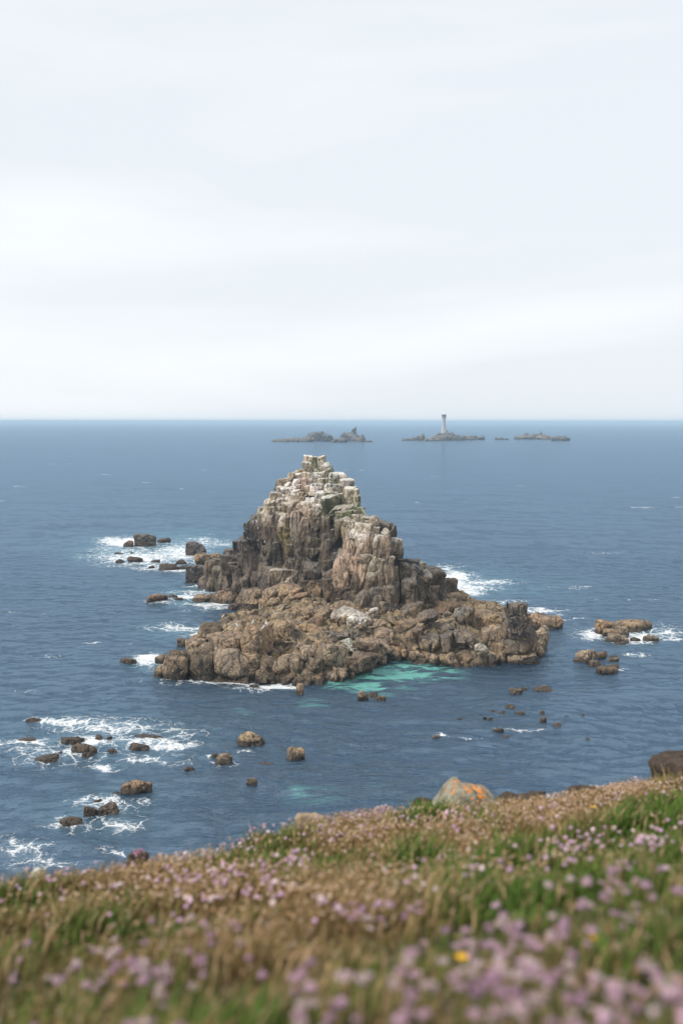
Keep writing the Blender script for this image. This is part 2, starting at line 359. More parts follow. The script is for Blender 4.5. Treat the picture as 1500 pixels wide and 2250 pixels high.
# ================================================================== the great stack
YFU = [380, 410, 450, 490, 540, 600, 660, 740, 800, 850, 900, 940, 990, 1050]
YFV = [216, 212, 205, 192, 181, 172, 167, 162, 158, 156, 157, 162, 176, 190]
def y_stack(u, v): return float(np.interp(u, YFU, YFV)) + float(np.interp(1340 - v, [-40, 0, 60, 190, 215, 270, 340], [-2, 0, 1.0, 2.6, 4.5, 8.5, 12]))
VWU = [335, 415, 600, 740, 800, 830, 870, 905, 930, 1090, 1200, 1260]; VWV = [1487, 1494, 1500, 1505, 1486, 1470, 1452, 1458, 1465, 1468, 1446, 1430]
def z_plat(u, v): return float(np.interp(np.interp(u, VWU, VWV) - v, [0, 15, 50, 80, 120, 160, 180, 260], [0, .8, 2.5, 3.2, 3.8, 4.2, 4.5, 6]))
PLAT_PTS = []; _seed = [100]; PEND = []; PEND_C = []
def warp(V):
    w = np.stack([fbm(V * .22 + 11, 2, 401), fbm(V * .22 + 37, 2, 403), fbm(V * .22 + 71, 2, 405)], -1) * np.array([.55, .5, .35])
    w2 = np.stack([vnoise(V * .9 + 5, 407), vnoise(V * .9 + 15, 409), vnoise(V * .9 + 25, 411)], -1) * .11
    return V + w + w2
def flush_blocks():
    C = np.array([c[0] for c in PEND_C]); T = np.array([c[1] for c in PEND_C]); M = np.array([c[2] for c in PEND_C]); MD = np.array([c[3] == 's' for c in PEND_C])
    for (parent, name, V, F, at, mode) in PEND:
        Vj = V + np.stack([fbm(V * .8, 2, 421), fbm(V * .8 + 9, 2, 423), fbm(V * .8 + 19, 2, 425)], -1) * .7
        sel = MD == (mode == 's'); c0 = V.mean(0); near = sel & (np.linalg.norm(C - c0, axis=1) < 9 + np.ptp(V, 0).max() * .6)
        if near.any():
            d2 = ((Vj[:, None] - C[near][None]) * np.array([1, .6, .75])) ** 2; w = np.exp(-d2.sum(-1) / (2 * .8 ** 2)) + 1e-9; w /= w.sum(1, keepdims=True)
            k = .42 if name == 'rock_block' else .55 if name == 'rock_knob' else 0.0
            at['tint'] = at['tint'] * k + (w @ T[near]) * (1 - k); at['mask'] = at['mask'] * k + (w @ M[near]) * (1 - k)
        if mode == 'p': at['mask'][:, 1] *= np.interp(V[:, 2], [1.5, 4.2], [1.25, .45])
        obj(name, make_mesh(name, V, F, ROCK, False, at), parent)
def blk(parent, name, c, x0, y0, x1, y1, key, mode='s', dy=0.0, th=None, p=9, lean=0, yaw=None, cuts=6, crack=1.0, rough=1.0, grow=1.20, seg=.22, sink=.5, label=None, zb=None, jit=.10):
    _seed[0] += 1; rs = np.random.default_rng(_seed[0])
    (u0, v0), (u1, v1) = px(c, x0, y0), px(c, x1, y1); uc, vc = (u0 + u1) / 2, (v0 + v1) / 2
    if mode == 's': Y = y_stack(uc, vc) + dy + (.45 if key in 'dk' and name != 'core' else -.1) + rs.uniform(-.16, .16)
    else:
        z = zb if zb is not None else z_plat(uc, v1)
        Y = PZ(uc, v1, z)[1] + dy
    w = (u1 - u0) / FPX * Y; top = PY(uc, v0, Y)[2]; bot = PY(uc, v1, Y)[2] - (sink if mode != 's' else 0)
    if mode == 's' and name != 'core' and vc > 1118: bot -= .38 * (top - bot)      # slabs run on down behind the joint below
    h = top - bot
    t = th if th else float(np.clip(max(w, .45 * h) * 1.3, 2.2, 5.5 if uc > 600 else 3.2))
    p = p * (1.4 if c == '1' else 1.9) if p > 5 else p * 1.3
    pt = 0.0
    if mode == 'p':
        if name == 'rock_block' and p > 5.3 * 1.3: top = bot + h * .70; t = float(np.clip(.30 * h / .19 + .4, 1.0, 8)); h = top - bot; pt = rs.normal(-.04, .10); lean = lean + rs.normal(0, 6)
        else: t = float(np.clip(max(w * .75, h * .9), .8, 7))
        vc = toUV(np.array([0, Y, (top + bot) / 2]))[1]
    cx = PY(uc, vc, Y)[0] * (Y + t * .45) / Y
    ctr = np.array([cx, Y + t * .45, (top + bot) / 2])
    half = np.array([w * .5 * grow, t * .5, h * .5 * grow])
    yw = R(yaw) if yaw is not None else rs.normal(0, .08 if mode == 's' else .25)
    p = p * rs.uniform(.9, 1.5)
    V, F = rock_shape(ctr, half, rotm(yw, R(lean), pt), aniso=(1, 1, .16) if mode == 's' and vc > 1118 else (1, 1, .5), p=p, cuts=cuts, seed=_seed[0], seg=seg, crack=crack, rough=rough, jit=jit)
    if mode == 'p': PLAT_PTS.append((ctr[0], ctr[1], top))
    at = colours(V, key, rs)
    if name != 'core': PEND_C.append((ctr, at['tint'][0], at['mask'][0], mode))
    PEND.append((parent, name, warp(V), F, at, mode))

stack = empty('sea_stack', (0, 0, 0), 'tall jagged granite sea stack with columns and white-stained summit rising from the sea', 'sea stack')
def S(c, items, **kw):
    for it in items:
        k = dict(crack=.45, cuts=4, jit=.06, rough=.8); k.update(kw); k.update(it[5] if len(it) > 5 else {}); blk(stack, 'rock_block', c, *it[:5], **k)
# rough cores behind the visible blocks
STU = [440, 480, 520, 560, 600, 650, 690, 730, 780, 800, 850, 880, 900, 950, 990]; STV = [1275, 1240, 1200, 1140, 1085, 1050, 1030, 1050, 1110, 1150, 1180, 1205, 1245, 1268, 1300]
for uc in range(470, 960, 44):
    vt = max(float(np.interp(uc - 34, STU, STV)), float(np.interp(uc + 34, STU, STV))) + 4; nrow = max(1, round((1345 - vt) / 62)); hh = (1345 - vt) / nrow
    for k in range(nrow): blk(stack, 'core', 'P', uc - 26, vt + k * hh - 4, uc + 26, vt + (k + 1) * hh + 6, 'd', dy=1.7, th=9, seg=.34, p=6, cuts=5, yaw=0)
S('1', [(560,75,668,180,'g'),(545,165,682,300,'g'),(665,90,738,292,'n'),(735,140,802,292,'n'),(738,80,825,165,'g'),(795,160,905,312,'g'),(860,300,912,425,'n'),
    (525,295,645,372,'g'),(620,300,785,425,'w'),(770,303,900,412,'g'),(522,365,645,485,'p'),(600,380,705,525,'p'),(690,395,855,500,'w'),(815,405,910,485,'n')], p=7, dy=-.2)
S('1', [(490,255,548,322,'y'),(412,275,492,345,'y'),(300,300,435,422,'g'),(438,310,532,412,'g'),(118,352,262,605,'y',dict(lean=24,grow=.85)),(255,365,348,475,'y'),
    (168,485,275,605,'w'),(265,428,382,525,'w'),(262,503,352,605,'w'),(382,393,525,485,'w'),(368,483,448,558,'w'),(445,468,528,553,'w'),(522,465,612,562,'p'),(555,503,652,612,'t',dict(dy=-.6)),
    (632,478,842,558,'w',dict(p=5,dy=-.5)),(900,343,1012,422,'w'),(965,338,1112,418,'w',dict(p=5)),(900,408,1052,505,'n'),(1032,422,1222,525,'w',dict(p=5)),(835,478,1072,585,'w',dict(p=5,dy=-.4)),
    (770,572,1105,760,'n',dict(p=5)),(700,578,850,725,'w',dict(p=4,dy=-.5)),(1088,518,1235,745,'g'),(1218,553,1298,750,'g'),(1260,638,1305,765,'n'),(636,568,732,645,'w'),(565,608,655,705,'d',dict(dy=.5))], p=6)
S('1', [(70,598,208,712,'t'),(75,704,195,808,'t'),(0,698,85,935,'t',dict(lean=6)),(188,593,288,692,'g'),(178,684,292,822,'t'),(293,573,405,742,'g'),(278,734,390,868,'t'),
    (398,556,535,712,'g'),(513,588,585,672,'y'),(356,700,525,898,'p'),(508,668,588,902,'y'),(70,803,155,902,'t'),(143,798,268,902,'t'),(583,678,645,812,'w'),(618,738,685,852,'g'),(598,808,685,1000,'p'),
    (688,728,925,835,'w',dict(p=5)),(755,788,855,892,'n'),(875,788,1055,895,'d',dict(p=5)),(1036,788,1205,875,'p'),(935,733,1245,805,'n',dict(p=5)),(1155,848,1285,965,'n'),(1282,818,1375,945,'n'),(1236,738,1305,822,'n'),
    (690,820,780,950,'m',dict(lean=10)),(830,880,990,1000,'d'),(980,850,1170,985,'n'),(1070,930,1200,1010,'g')], p=8, dy=-.15)
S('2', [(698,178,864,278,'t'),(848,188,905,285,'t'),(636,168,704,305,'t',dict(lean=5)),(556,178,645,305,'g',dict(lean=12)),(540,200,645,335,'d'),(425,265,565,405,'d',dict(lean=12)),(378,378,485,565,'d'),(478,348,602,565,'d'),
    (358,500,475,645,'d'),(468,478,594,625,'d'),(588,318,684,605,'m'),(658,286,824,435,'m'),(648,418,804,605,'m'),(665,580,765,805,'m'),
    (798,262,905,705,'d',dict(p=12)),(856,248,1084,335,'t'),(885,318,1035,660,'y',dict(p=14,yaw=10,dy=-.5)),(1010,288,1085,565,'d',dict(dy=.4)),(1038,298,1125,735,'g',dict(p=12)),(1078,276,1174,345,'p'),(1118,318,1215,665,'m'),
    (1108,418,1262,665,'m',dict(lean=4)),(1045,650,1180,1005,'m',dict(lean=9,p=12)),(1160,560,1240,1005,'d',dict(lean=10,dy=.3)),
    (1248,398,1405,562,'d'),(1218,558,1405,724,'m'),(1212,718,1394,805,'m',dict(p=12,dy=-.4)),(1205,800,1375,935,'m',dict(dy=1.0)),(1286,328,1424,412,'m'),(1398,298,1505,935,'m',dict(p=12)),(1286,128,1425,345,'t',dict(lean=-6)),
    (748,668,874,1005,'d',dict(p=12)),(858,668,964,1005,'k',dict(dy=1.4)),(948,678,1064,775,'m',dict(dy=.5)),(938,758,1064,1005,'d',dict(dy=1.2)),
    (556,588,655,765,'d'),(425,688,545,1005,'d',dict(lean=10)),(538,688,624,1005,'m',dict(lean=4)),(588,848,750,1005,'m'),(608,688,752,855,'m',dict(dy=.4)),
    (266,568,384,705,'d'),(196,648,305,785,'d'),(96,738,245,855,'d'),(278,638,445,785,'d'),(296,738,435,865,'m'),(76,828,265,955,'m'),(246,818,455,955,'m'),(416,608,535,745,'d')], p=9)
S('3', [(18,288,175,405,'m'),(-5,428,155,565,'d'),(178,258,345,385,'d'),(246,168,425,285,'n',dict(lean=-8)),(346,218,565,345,'n',dict(lean=-10)),(428,156,585,225,'p'),(156,378,305,505,'m'),(156,488,295,855,'m',dict(p=12)),
    (278,478,405,625,'d'),(298,598,465,805,'d',dict(dy=1.2)),(328,328,505,485,'m'),(478,298,565,385,'n'),(400,378,522,505,'y',dict(lean=25,grow=.9,dy=-.4)),(378,478,485,645,'d',dict(dy=1.4)),(556,286,735,405,'t'),(698,308,805,425,'n'),(745,338,835,435,'t'),(805,286,918,395,'p',dict(p=4)),
    (240,800,460,930,'d',dict(dy=1.0)),
    (478,393,645,848,'p',dict(p=14,dy=-1.4,yaw=-14,crack=.35,th=5)),(555,390,765,525,'w',dict(dy=-1.2,p=6)),(628,428,845,848,'p',dict(p=12,dy=-1.7,yaw=6,crack=.35,th=5)),(738,438,935,595,'g',dict(dy=-1.0,p=6)),
    (838,568,955,858,'t',dict(p=11,dy=-1.2,crack=.5,th=4)),(928,538,1085,865,'m',dict(p=9,dy=-.8,yaw=25,crack=.5,th=4)),(818,383,1178,535,'d',dict(p=7,dy=2.0)),(1055,520,1172,685,'d',dict(dy=2.0,p=12)),(956,538,1088,645,'t',dict(dy=-.3)),
    (1056,658,1175,885,'m',dict(dy=-.2)),(1148,638,1265,775,'t',dict(dy=.6)),(1176,756,1285,1005,'d',dict(dy=.8))], p=8)
S('5', [(522,133,742,425,'p',dict(p=14,dy=-1.6,yaw=-10,crack=.4,th=5)),(728,136,880,445,'p',dict(p=11,dy=-1.8,lean=8,crack=.5,th=5)),(876,138,1055,355,'t',dict(dy=-1.2,crack=.6)),(690,330,872,585,'m',dict(lean=10,dy=-1.6)),(1008,188,1122,525,'m',dict(dy=-1.2)),
    (1112,186,1225,525,'t',dict(dy=-.8)),(1126,298,1272,525,'m',dict(dy=-.6)),(878,336,1048,545,'m',dict(p=4,dy=-1.8,crack=.25)),(888,508,1094,605,'d',dict(p=4,dy=-2.2,crack=.3)),(1076,508,1245,705,'m',dict(dy=-1)),(1056,688,1245,865,'m',dict(dy=-1.2)),
    (808,566,1000,735,'m',dict(p=16,dy=-2.2,yaw=20,crack=.3)),(988,598,1075,705,'m',dict(dy=-1.6)),(678,588,825,705,'d',dict(dy=-1.4)),(548,528,655,645,'k',dict(p=14,dy=-.9,crack=.3)),(388,488,534,685,'m',dict(p=14,dy=-.8,crack=.3)),(546,636,615,685,'m',dict(dy=-1)),(648,498,705,625,'m',dict(dy=-1)),
    (152,206,394,325,'d',dict(dy=-.7,p=6)),(396,178,534,294,'d',dict(dy=-.3)),(152,288,385,425,'m',dict(dy=-.7)),(386,288,534,425,'m',dict(dy=-.4)),(138,408,405,565,'m',dict(dy=-.8)),(378,398,645,505,'m',dict(dy=-.6)),(198,446,325,605,'b',dict(dy=-1)),(-5,306,95,465,'m'),(76,336,155,525,'d',dict(dy=-.2))], p=9)
S('6', [(118,188,334,325,'d'),(106,266,364,625,'m',dict(p=6)),(268,208,385,325,'t',dict(dy=3)),(396,248,485,325,'d',dict(dy=4)),(346,296,605,485,'m',dict(lean=18,dy=1,p=6)),(366,438,664,645,'m',dict(dy=0,p=6)),(598,398,724,545,'k',dict(dy=0,p=5)),
    (128,456,294,725,'m',dict(dy=-1.5,p=6)),(48,698,305,855,'m',dict(dy=-1.5)),(376,518,565,655,'b',dict(dy=-1)),(290,600,480,760,'m',dict(dy=-.8))], p=8)
S('4', [(266,198,434,465,'m',dict(lean=-8)),(386,278,565,535,'m'),(526,276,645,455,'m',dict(p=12)),(586,256,795,445,'m',dict(p=12)),(676,388,785,455,'m',dict(dy=-.6)),(786,298,865,415,'m'),(926,138,1074,295,'m',dict(dy=-.4)),(896,288,994,455,'m'),(956,356,1004,475,'d'),
    (986,258,1145,475,'m',dict(p=7,dy=-.4)),(1056,298,1294,465,'t',dict(p=9,dy=-.6,crack=.5)),(1276,306,1394,455,'m'),(500,120,800,260,'d',dict(dy=1)),(560,200,800,300,'m',dict(dy=.4)),(330,170,520,260,'m',dict(dy=1))], p=10)

# ================================================================== the low platform in front of the stack
plat = empty('rock_platform', (0, 0, 0), 'low brown wave-cut granite platform with barnacles and black weed in front of the stack', 'rock platform')
def Q(c, items, **kw):
    for it in items:
        k = dict(p=7, cuts=10, mode='p', rough=.6, grow=1.16, jit=.2, crack=.7); k.update(kw); k.update(it[5] if len(it) > 5 else {}); blk(plat, 'rock_block', c, *it[:5], **k)
Q('B', [(265,0,395,135,'b'),(368,58,485,165,'b'),(478,48,684,195,'b'),(668,66,884,175,'b'),(206,138,434,225,'b',dict(p=4)),(206,208,374,405,'b',dict(p=12,yaw=30)),(198,395,374,505,'k'),(366,188,485,325,'b'),(478,228,625,305,'b'),  # the black-tinted block here paints the shade below the block above it
    (556,238,704,325,'b'),(688,166,765,255,'b',dict(p=5)),(0,238,205,305,'b'),(0,306,185,475,'b'),(716,506,1004,695,'b',dict(p=4.5,crack=.5)),(1088,476,1225,565,'b',dict(p=4)),(1126,398,1375,505,'b'),(1076,546,1314,860,'k'),
    (866,716,1004,870,'b'),(976,756,1094,880,'b'),(596,766,754,930,'b'),(178,766,305,905,'b'),(56,776,205,915,'k'),(716,756,884,890,'b'),(296,800,420,920,'b'),(420,790,610,940,'k'),(1326,278,1505,425,'b'),(1376,406,1485,565,'b'),(1286,516,1455,665,'b'),
    (380,600,560,760,'b'),(560,620,720,780,'k'),(230,620,400,780,'b'),(1000,620,1100,770,'b'),(520,500,700,640,'b'),(820,330,1010,440,'m'),(1000,280,1130,420,'m'),(960,420,1090,540,'n'),(640,440,800,560,'b'),(100,620,250,790,'b')])
Q('C', [(266,416,394,505,'b',dict(p=5)),(256,478,394,605,'b'),(236,578,405,655,'b',dict(p=5)),(476,406,594,525,'b'),(466,508,614,685,'b'),(596,376,694,565,'b'),(676,366,794,525,'m',dict(p=10)),(788,356,934,525,'m',dict(p=12)),(916,336,985,475,'m'),
    (966,318,1114,505,'m',dict(p=11)),(698,238,924,375,'m',dict(p=7)),(1086,256,1214,505,'m',dict(lean=-14)),(1066,516,1214,685,'k'),(1196,548,1384,705,'k'),(656,556,814,725,'b'),(796,576,1054,745,'b'),(1046,636,1205,755,'b'),(1186,676,1445,750,'b'),(576,636,675,715,'b'),
    (90,540,250,670,'b'),(120,420,270,560,'b'),(380,400,480,520,'k'),(380,520,480,630,'b'),(560,190,760,300,'y'),(760,180,1000,270,'y'),(860,250,1040,330,'m'),(500,280,620,420,'b'),(1380,570,1450,700,'b'),(1200,350,1330,450,'b')])
# the head-like knob, its shoulders and the right-hand end
Q('D', [(618,256,904,425,'m',dict(zb=4.3,p=5,dy=1)),(556,346,964,625,'m',dict(p=4.5,zb=1.6)),(716,506,954,690,'b',dict(p=4.5,zb=.6)),(916,396,1104,665,'b',dict(p=5,zb=.3,dy=1)),(536,466,655,585,'b'),(366,166,485,245,'b',dict(zb=5,dy=4)),(426,176,614,335,'b',dict(zb=4,dy=3)),
    (196,296,365,425,'m'),(276,426,405,525,'b'),(536,566,655,745,'k',dict(zb=.2)),(646,596,984,745,'b',dict(zb=.2)),(430,320,560,480,'b',dict(zb=3)),(200,120,300,260,'b',dict(zb=5.5,dy=4)),(60,130,240,260,'g',dict(zb=5.5,dy=3)),(360,230,450,330,'b',dict(zb=4,dy=2)),(1000,560,1105,680,'b',dict(zb=0,p=5))])
blk(plat, 'rock_knob', 'D', 640, 116, 872, 335, 'm', mode='p', zb=5.6, p=5, cuts=4, crack=1.3, dy=.6)
blk(plat, 'rock_knob', 'D', 650, 190, 850, 340, 'd', mode='p', zb=5.4, p=5, cuts=4, crack=1.3, dy=.2)
Q('A', [(60,638,165,745,'b',dict(p=4)),(146,556,484,775,'b',dict(p=4.5,crack=.6)),(266,486,486,660,'k',dict(p=4.5)),(106,503,284,595,'b',dict(p=4,zb=0)),(488,486,810,768,'k',dict(p=5,crack=.5)),(776,486,1114,768,'b',dict(p=5,crack=.6)),(536,416,894,515,'b',dict(p=5)),
    (458,298,724,455,'b',dict(zb=1.0)),(598,128,904,330,'k',dict(zb=2.2)),(768,96,944,195,'k',dict(zb=3.6)),(878,98,1154,265,'b',dict(zb=3.4)),(696,276,1074,475,'b'),(1056,228,1404,485,'b',dict(p=5)),(1126,70,1404,175,'b',dict(zb=2.6)),(1096,156,1244,245,'b',dict(p=4)),
    (1086,556,1294,745,'k'),(1256,636,1494,815,'b'),(1100,470,1300,600,'b'),(1300,500,1500,660,'k')])
Q('5', [(-5,548,148,655,'b',dict(p=12)),(-5,678,154,825,'b'),(86,706,294,855,'b'),(276,698,514,865,'b'),(516,678,804,785,'b',dict(p=5)),(298,818,384,905,'b'),(528,718,904,905,'t',dict(p=7)),(866,738,1034,855,'g',dict(p=5)),(1016,818,1135,885,'b',dict(p=4)),(880,860,1100,960,'b'),(640,860,900,990,'g',dict(p=5))])
Q('6', [(556,558,884,705,'b',dict(zb=2.6,dy=2)),(476,648,884,825,'k',dict(zb=3.6,dy=2)),(716,718,954,885,'m',dict(zb=5)),(946,758,1155,865,'b',dict(zb=3.5,dy=3)),(1096,778,1304,955,'b',dict(zb=4)),(300,740,520,880,'m',dict(zb=5)),(60,840,300,940,'b',dict(zb=5))])
Q('4', [(616,408,934,545,'k',dict(zb=1.6)),(386,538,784,675,'b',dict(zb=0,p=5)),(756,448,1004,705,'b',dict(zb=1.5)),(996,448,1244,605,'b',dict(zb=4)),(1176,458,1394,585,'b',dict(zb=5)),(1176,508,1294,605,'b',dict(zb=4.6)),(1016,618,1164,725,'b',dict(zb=4)),(546,686,724,765,'r',dict(zb=0)),
    (716,648,1004,775,'r',dict(zb=0)),(1010,708,1134,845,'k',dict(zb=2.0)),(780,560,960,660,'b',dict(zb=2.2)),(930,600,1060,720,'b',dict(zb=2.5)),(690,720,860,780,'r',dict(zb=0))])

flush_blocks()
# solid ground of the platform under the blocks
SHORE = [(340,1486),(415,1492),(470,1494),(560,1499),(640,1504),(740,1502),(800,1484),(825,1468),(850,1453),(890,1450),(905,1461),(960,1466),(1030,1469),(1090,1466),(1150,1453),(1196,1442),(1195,1415),(1150,1375),(1080,1352),(1030,1325),(1000,1300),(950,1275),(900,1262),
         (700,1250),(520,1245),(460,1262),(450,1280),(500,1306),(490,1320),(530,1334),(600,1336),(628,1346),(610,1366),(560,1376),(500,1386),(450,1400),(440,1418),(490,1432),(430,1442),(380,1458)]
def build_platform_core():
    poly = np.array([PZ(u, v, 0)[:2] for u, v in SHORE]); pts = np.array(PLAT_PTS)
    xs = np.arange(-40, 42, .34); ys = np.arange(126, 222, .34); X, Y = np.meshgrid(xs, ys); P = np.stack([X.ravel(), Y.ravel()], -1)
    inside = np.zeros(len(P), bool); dist = np.full(len(P), 1e9)
    for i in range(len(poly)):
        a, b = poly[i], poly[(i + 1) % len(poly)]
        cond = ((a[1] > P[:, 1]) != (b[1] > P[:, 1])); xi = (b[0] - a[0]) * (P[:, 1] - a[1]) / (b[1] - a[1] + 1e-12) + a[0]; inside ^= cond & (P[:, 0] < xi)
        t = np.clip(((P - a) @ (b - a)) / ((b - a) @ (b - a)), 0, 1); dist = np.minimum(dist, np.linalg.norm(P - (a + t[:, None] * (b - a)), axis=1))
    sd = np.where(inside, dist, -dist)
    num = np.zeros(len(P)); den = np.zeros(len(P))
    for (x, y, z) in pts:
        w = 1.0 / ((P[:, 0] - x) ** 2 + (P[:, 1] - y) ** 2 + .6) ** 1.6; num += w * z; den += w
    zi = num / den - .65
    z = np.minimum(zi, sd * 1.15 - .25); z = np.where(sd < 0, np.maximum(sd * 1.2, -3), z)
    P3 = np.stack([P[:, 0], P[:, 1], z], -1)
    f1, f2, idd = worley(P3 * np.array([.42, .42, .42]), 51); z = z + (idd - .5) * 1.1 - .35 * np.exp(-((f2 - f1) / .08) ** 2)
    f1, f2, idd = worley(P3 * 1.1, 55); z = z + (idd - .5) * .42 - .16 * np.exp(-((f2 - f1) / .1) ** 2) + .16 * fbm(P3 * 1.5, 3, 57)
    P3[:, 2] = z; keep = (z > -2.4).reshape(X.shape)
    ny, nx = X.shape; I = np.arange(nx * ny).reshape(ny, nx); F = np.stack([I[:-1, :-1], I[:-1, 1:], I[1:, 1:], I[1:, :-1]], -1)
    F = F[keep[:-1, :-1] & keep[1:, 1:] & keep[:-1, 1:] & keep[1:, :-1]]
    used = np.unique(F); mp = np.zeros(nx * ny, int); mp[used] = np.arange(len(used)); P3 = P3[used]
    rs = np.random.default_rng(3); at = colours(P3, 'b', rs); at['mask'][:, 1] = .6
    obj('core', make_mesh('core', P3, mp[F], ROCK, False, at), plat)
    # loose stones and broken knobs scattered over it
    protos = []
    for k in range(10):
        h = np.array([rs.uniform(.5, .9), rs.uniform(.4, .8), rs.uniform(.3, .6)])
        V, F2 = rock_shape((k * 7, 0, 0), h, rotm(0, 0), p=6, cuts=8, seed=900 + k, seg=.24, lo=4, hi=6, rough=1.6)
        V = V - np.array([k * 7, 0, 0]); protos.append(make_mesh('loose_stone', V, F2, ROCK, True, colours(V, 'bbbkbmbkbb'[k], rs)))
    zg = np.full(nx * ny, -9.); zg[used] = P3[:, 2]; zg = zg.reshape(ny, nx); n = 0
    while n < 170:
        x, y = rs.uniform(-32, 30), rs.uniform(128, 165); i, j = int((x - xs[0]) / .34), int((y - ys[0]) / .34)
        if zg[j, i] < .3: continue
        o = obj('loose_stone', protos[rs.integers(10)], plat); s = rs.uniform(.45, 1.3); o.scale = (s, s, s * rs.uniform(.7, 1.2)); o.rotation_euler = (rs.normal(0, .3), rs.normal(0, .3), rs.uniform(0, 6.3))
        o.location = (x, y, zg[j, i] + .1 * s); n += 1
build_platform_core()

# ================================================================== rocks standing in the sea
def sea_rock(c, x0, y0, x1, y1, label, key='b', p=5, group=None, lean=0, name='sea_rock', zb=0.0, cat='rock', th=None, cuts=7, crack=.7, yaw=None):
    _seed[0] += 1; rs = np.random.default_rng(_seed[0])
    (u0, v0), (u1, v1) = px(c, x0, y0), px(c, x1, y1); uc = (u0 + u1) / 2
    Y = PZ(uc, v1, zb)[1]; w = max((u1 - u0) / FPX * Y, .5); t = th or float(np.clip(w * .7, .5, 8))
    # a low rock is seen from above: its far edge sets the top of its outline
    top = PY(uc, v0, Y + t * .35)[2]; top = max(top * .88, .22); bot = zb - max(.5, .5 * (top - zb))
    ctr = np.array([PY(uc, v1, Y)[0] * (Y + t * .45) / Y, Y + t * .45, (top + bot) / 2]); half = np.array([w * .52, t * .52, (top - bot) / 2 * 1.04])
    seg = float(np.clip(w / 16, .1, .26))
    V, F = rock_shape(ctr, half, rotm(rs.normal(0, .2) if yaw is None else R(yaw), R(lean)), p=p, cuts=cuts, seed=_seed[0], seg=seg, crack=crack, rough=1.3, jit=.14)
    loc = np.array([ctr[0], ctr[1], zb]); at = colours(V, key, rs)
    o = obj(name, make_mesh(name, V - loc, F, ROCK, False, at), None, label, cat, group); o.location = loc; return o
LR = 'rocks awash left of the stack'; RR_ = 'reef right of the stack'; NL = 'rocks in the foamy water at lower left'; SM = 'small stones breaking the calm water'
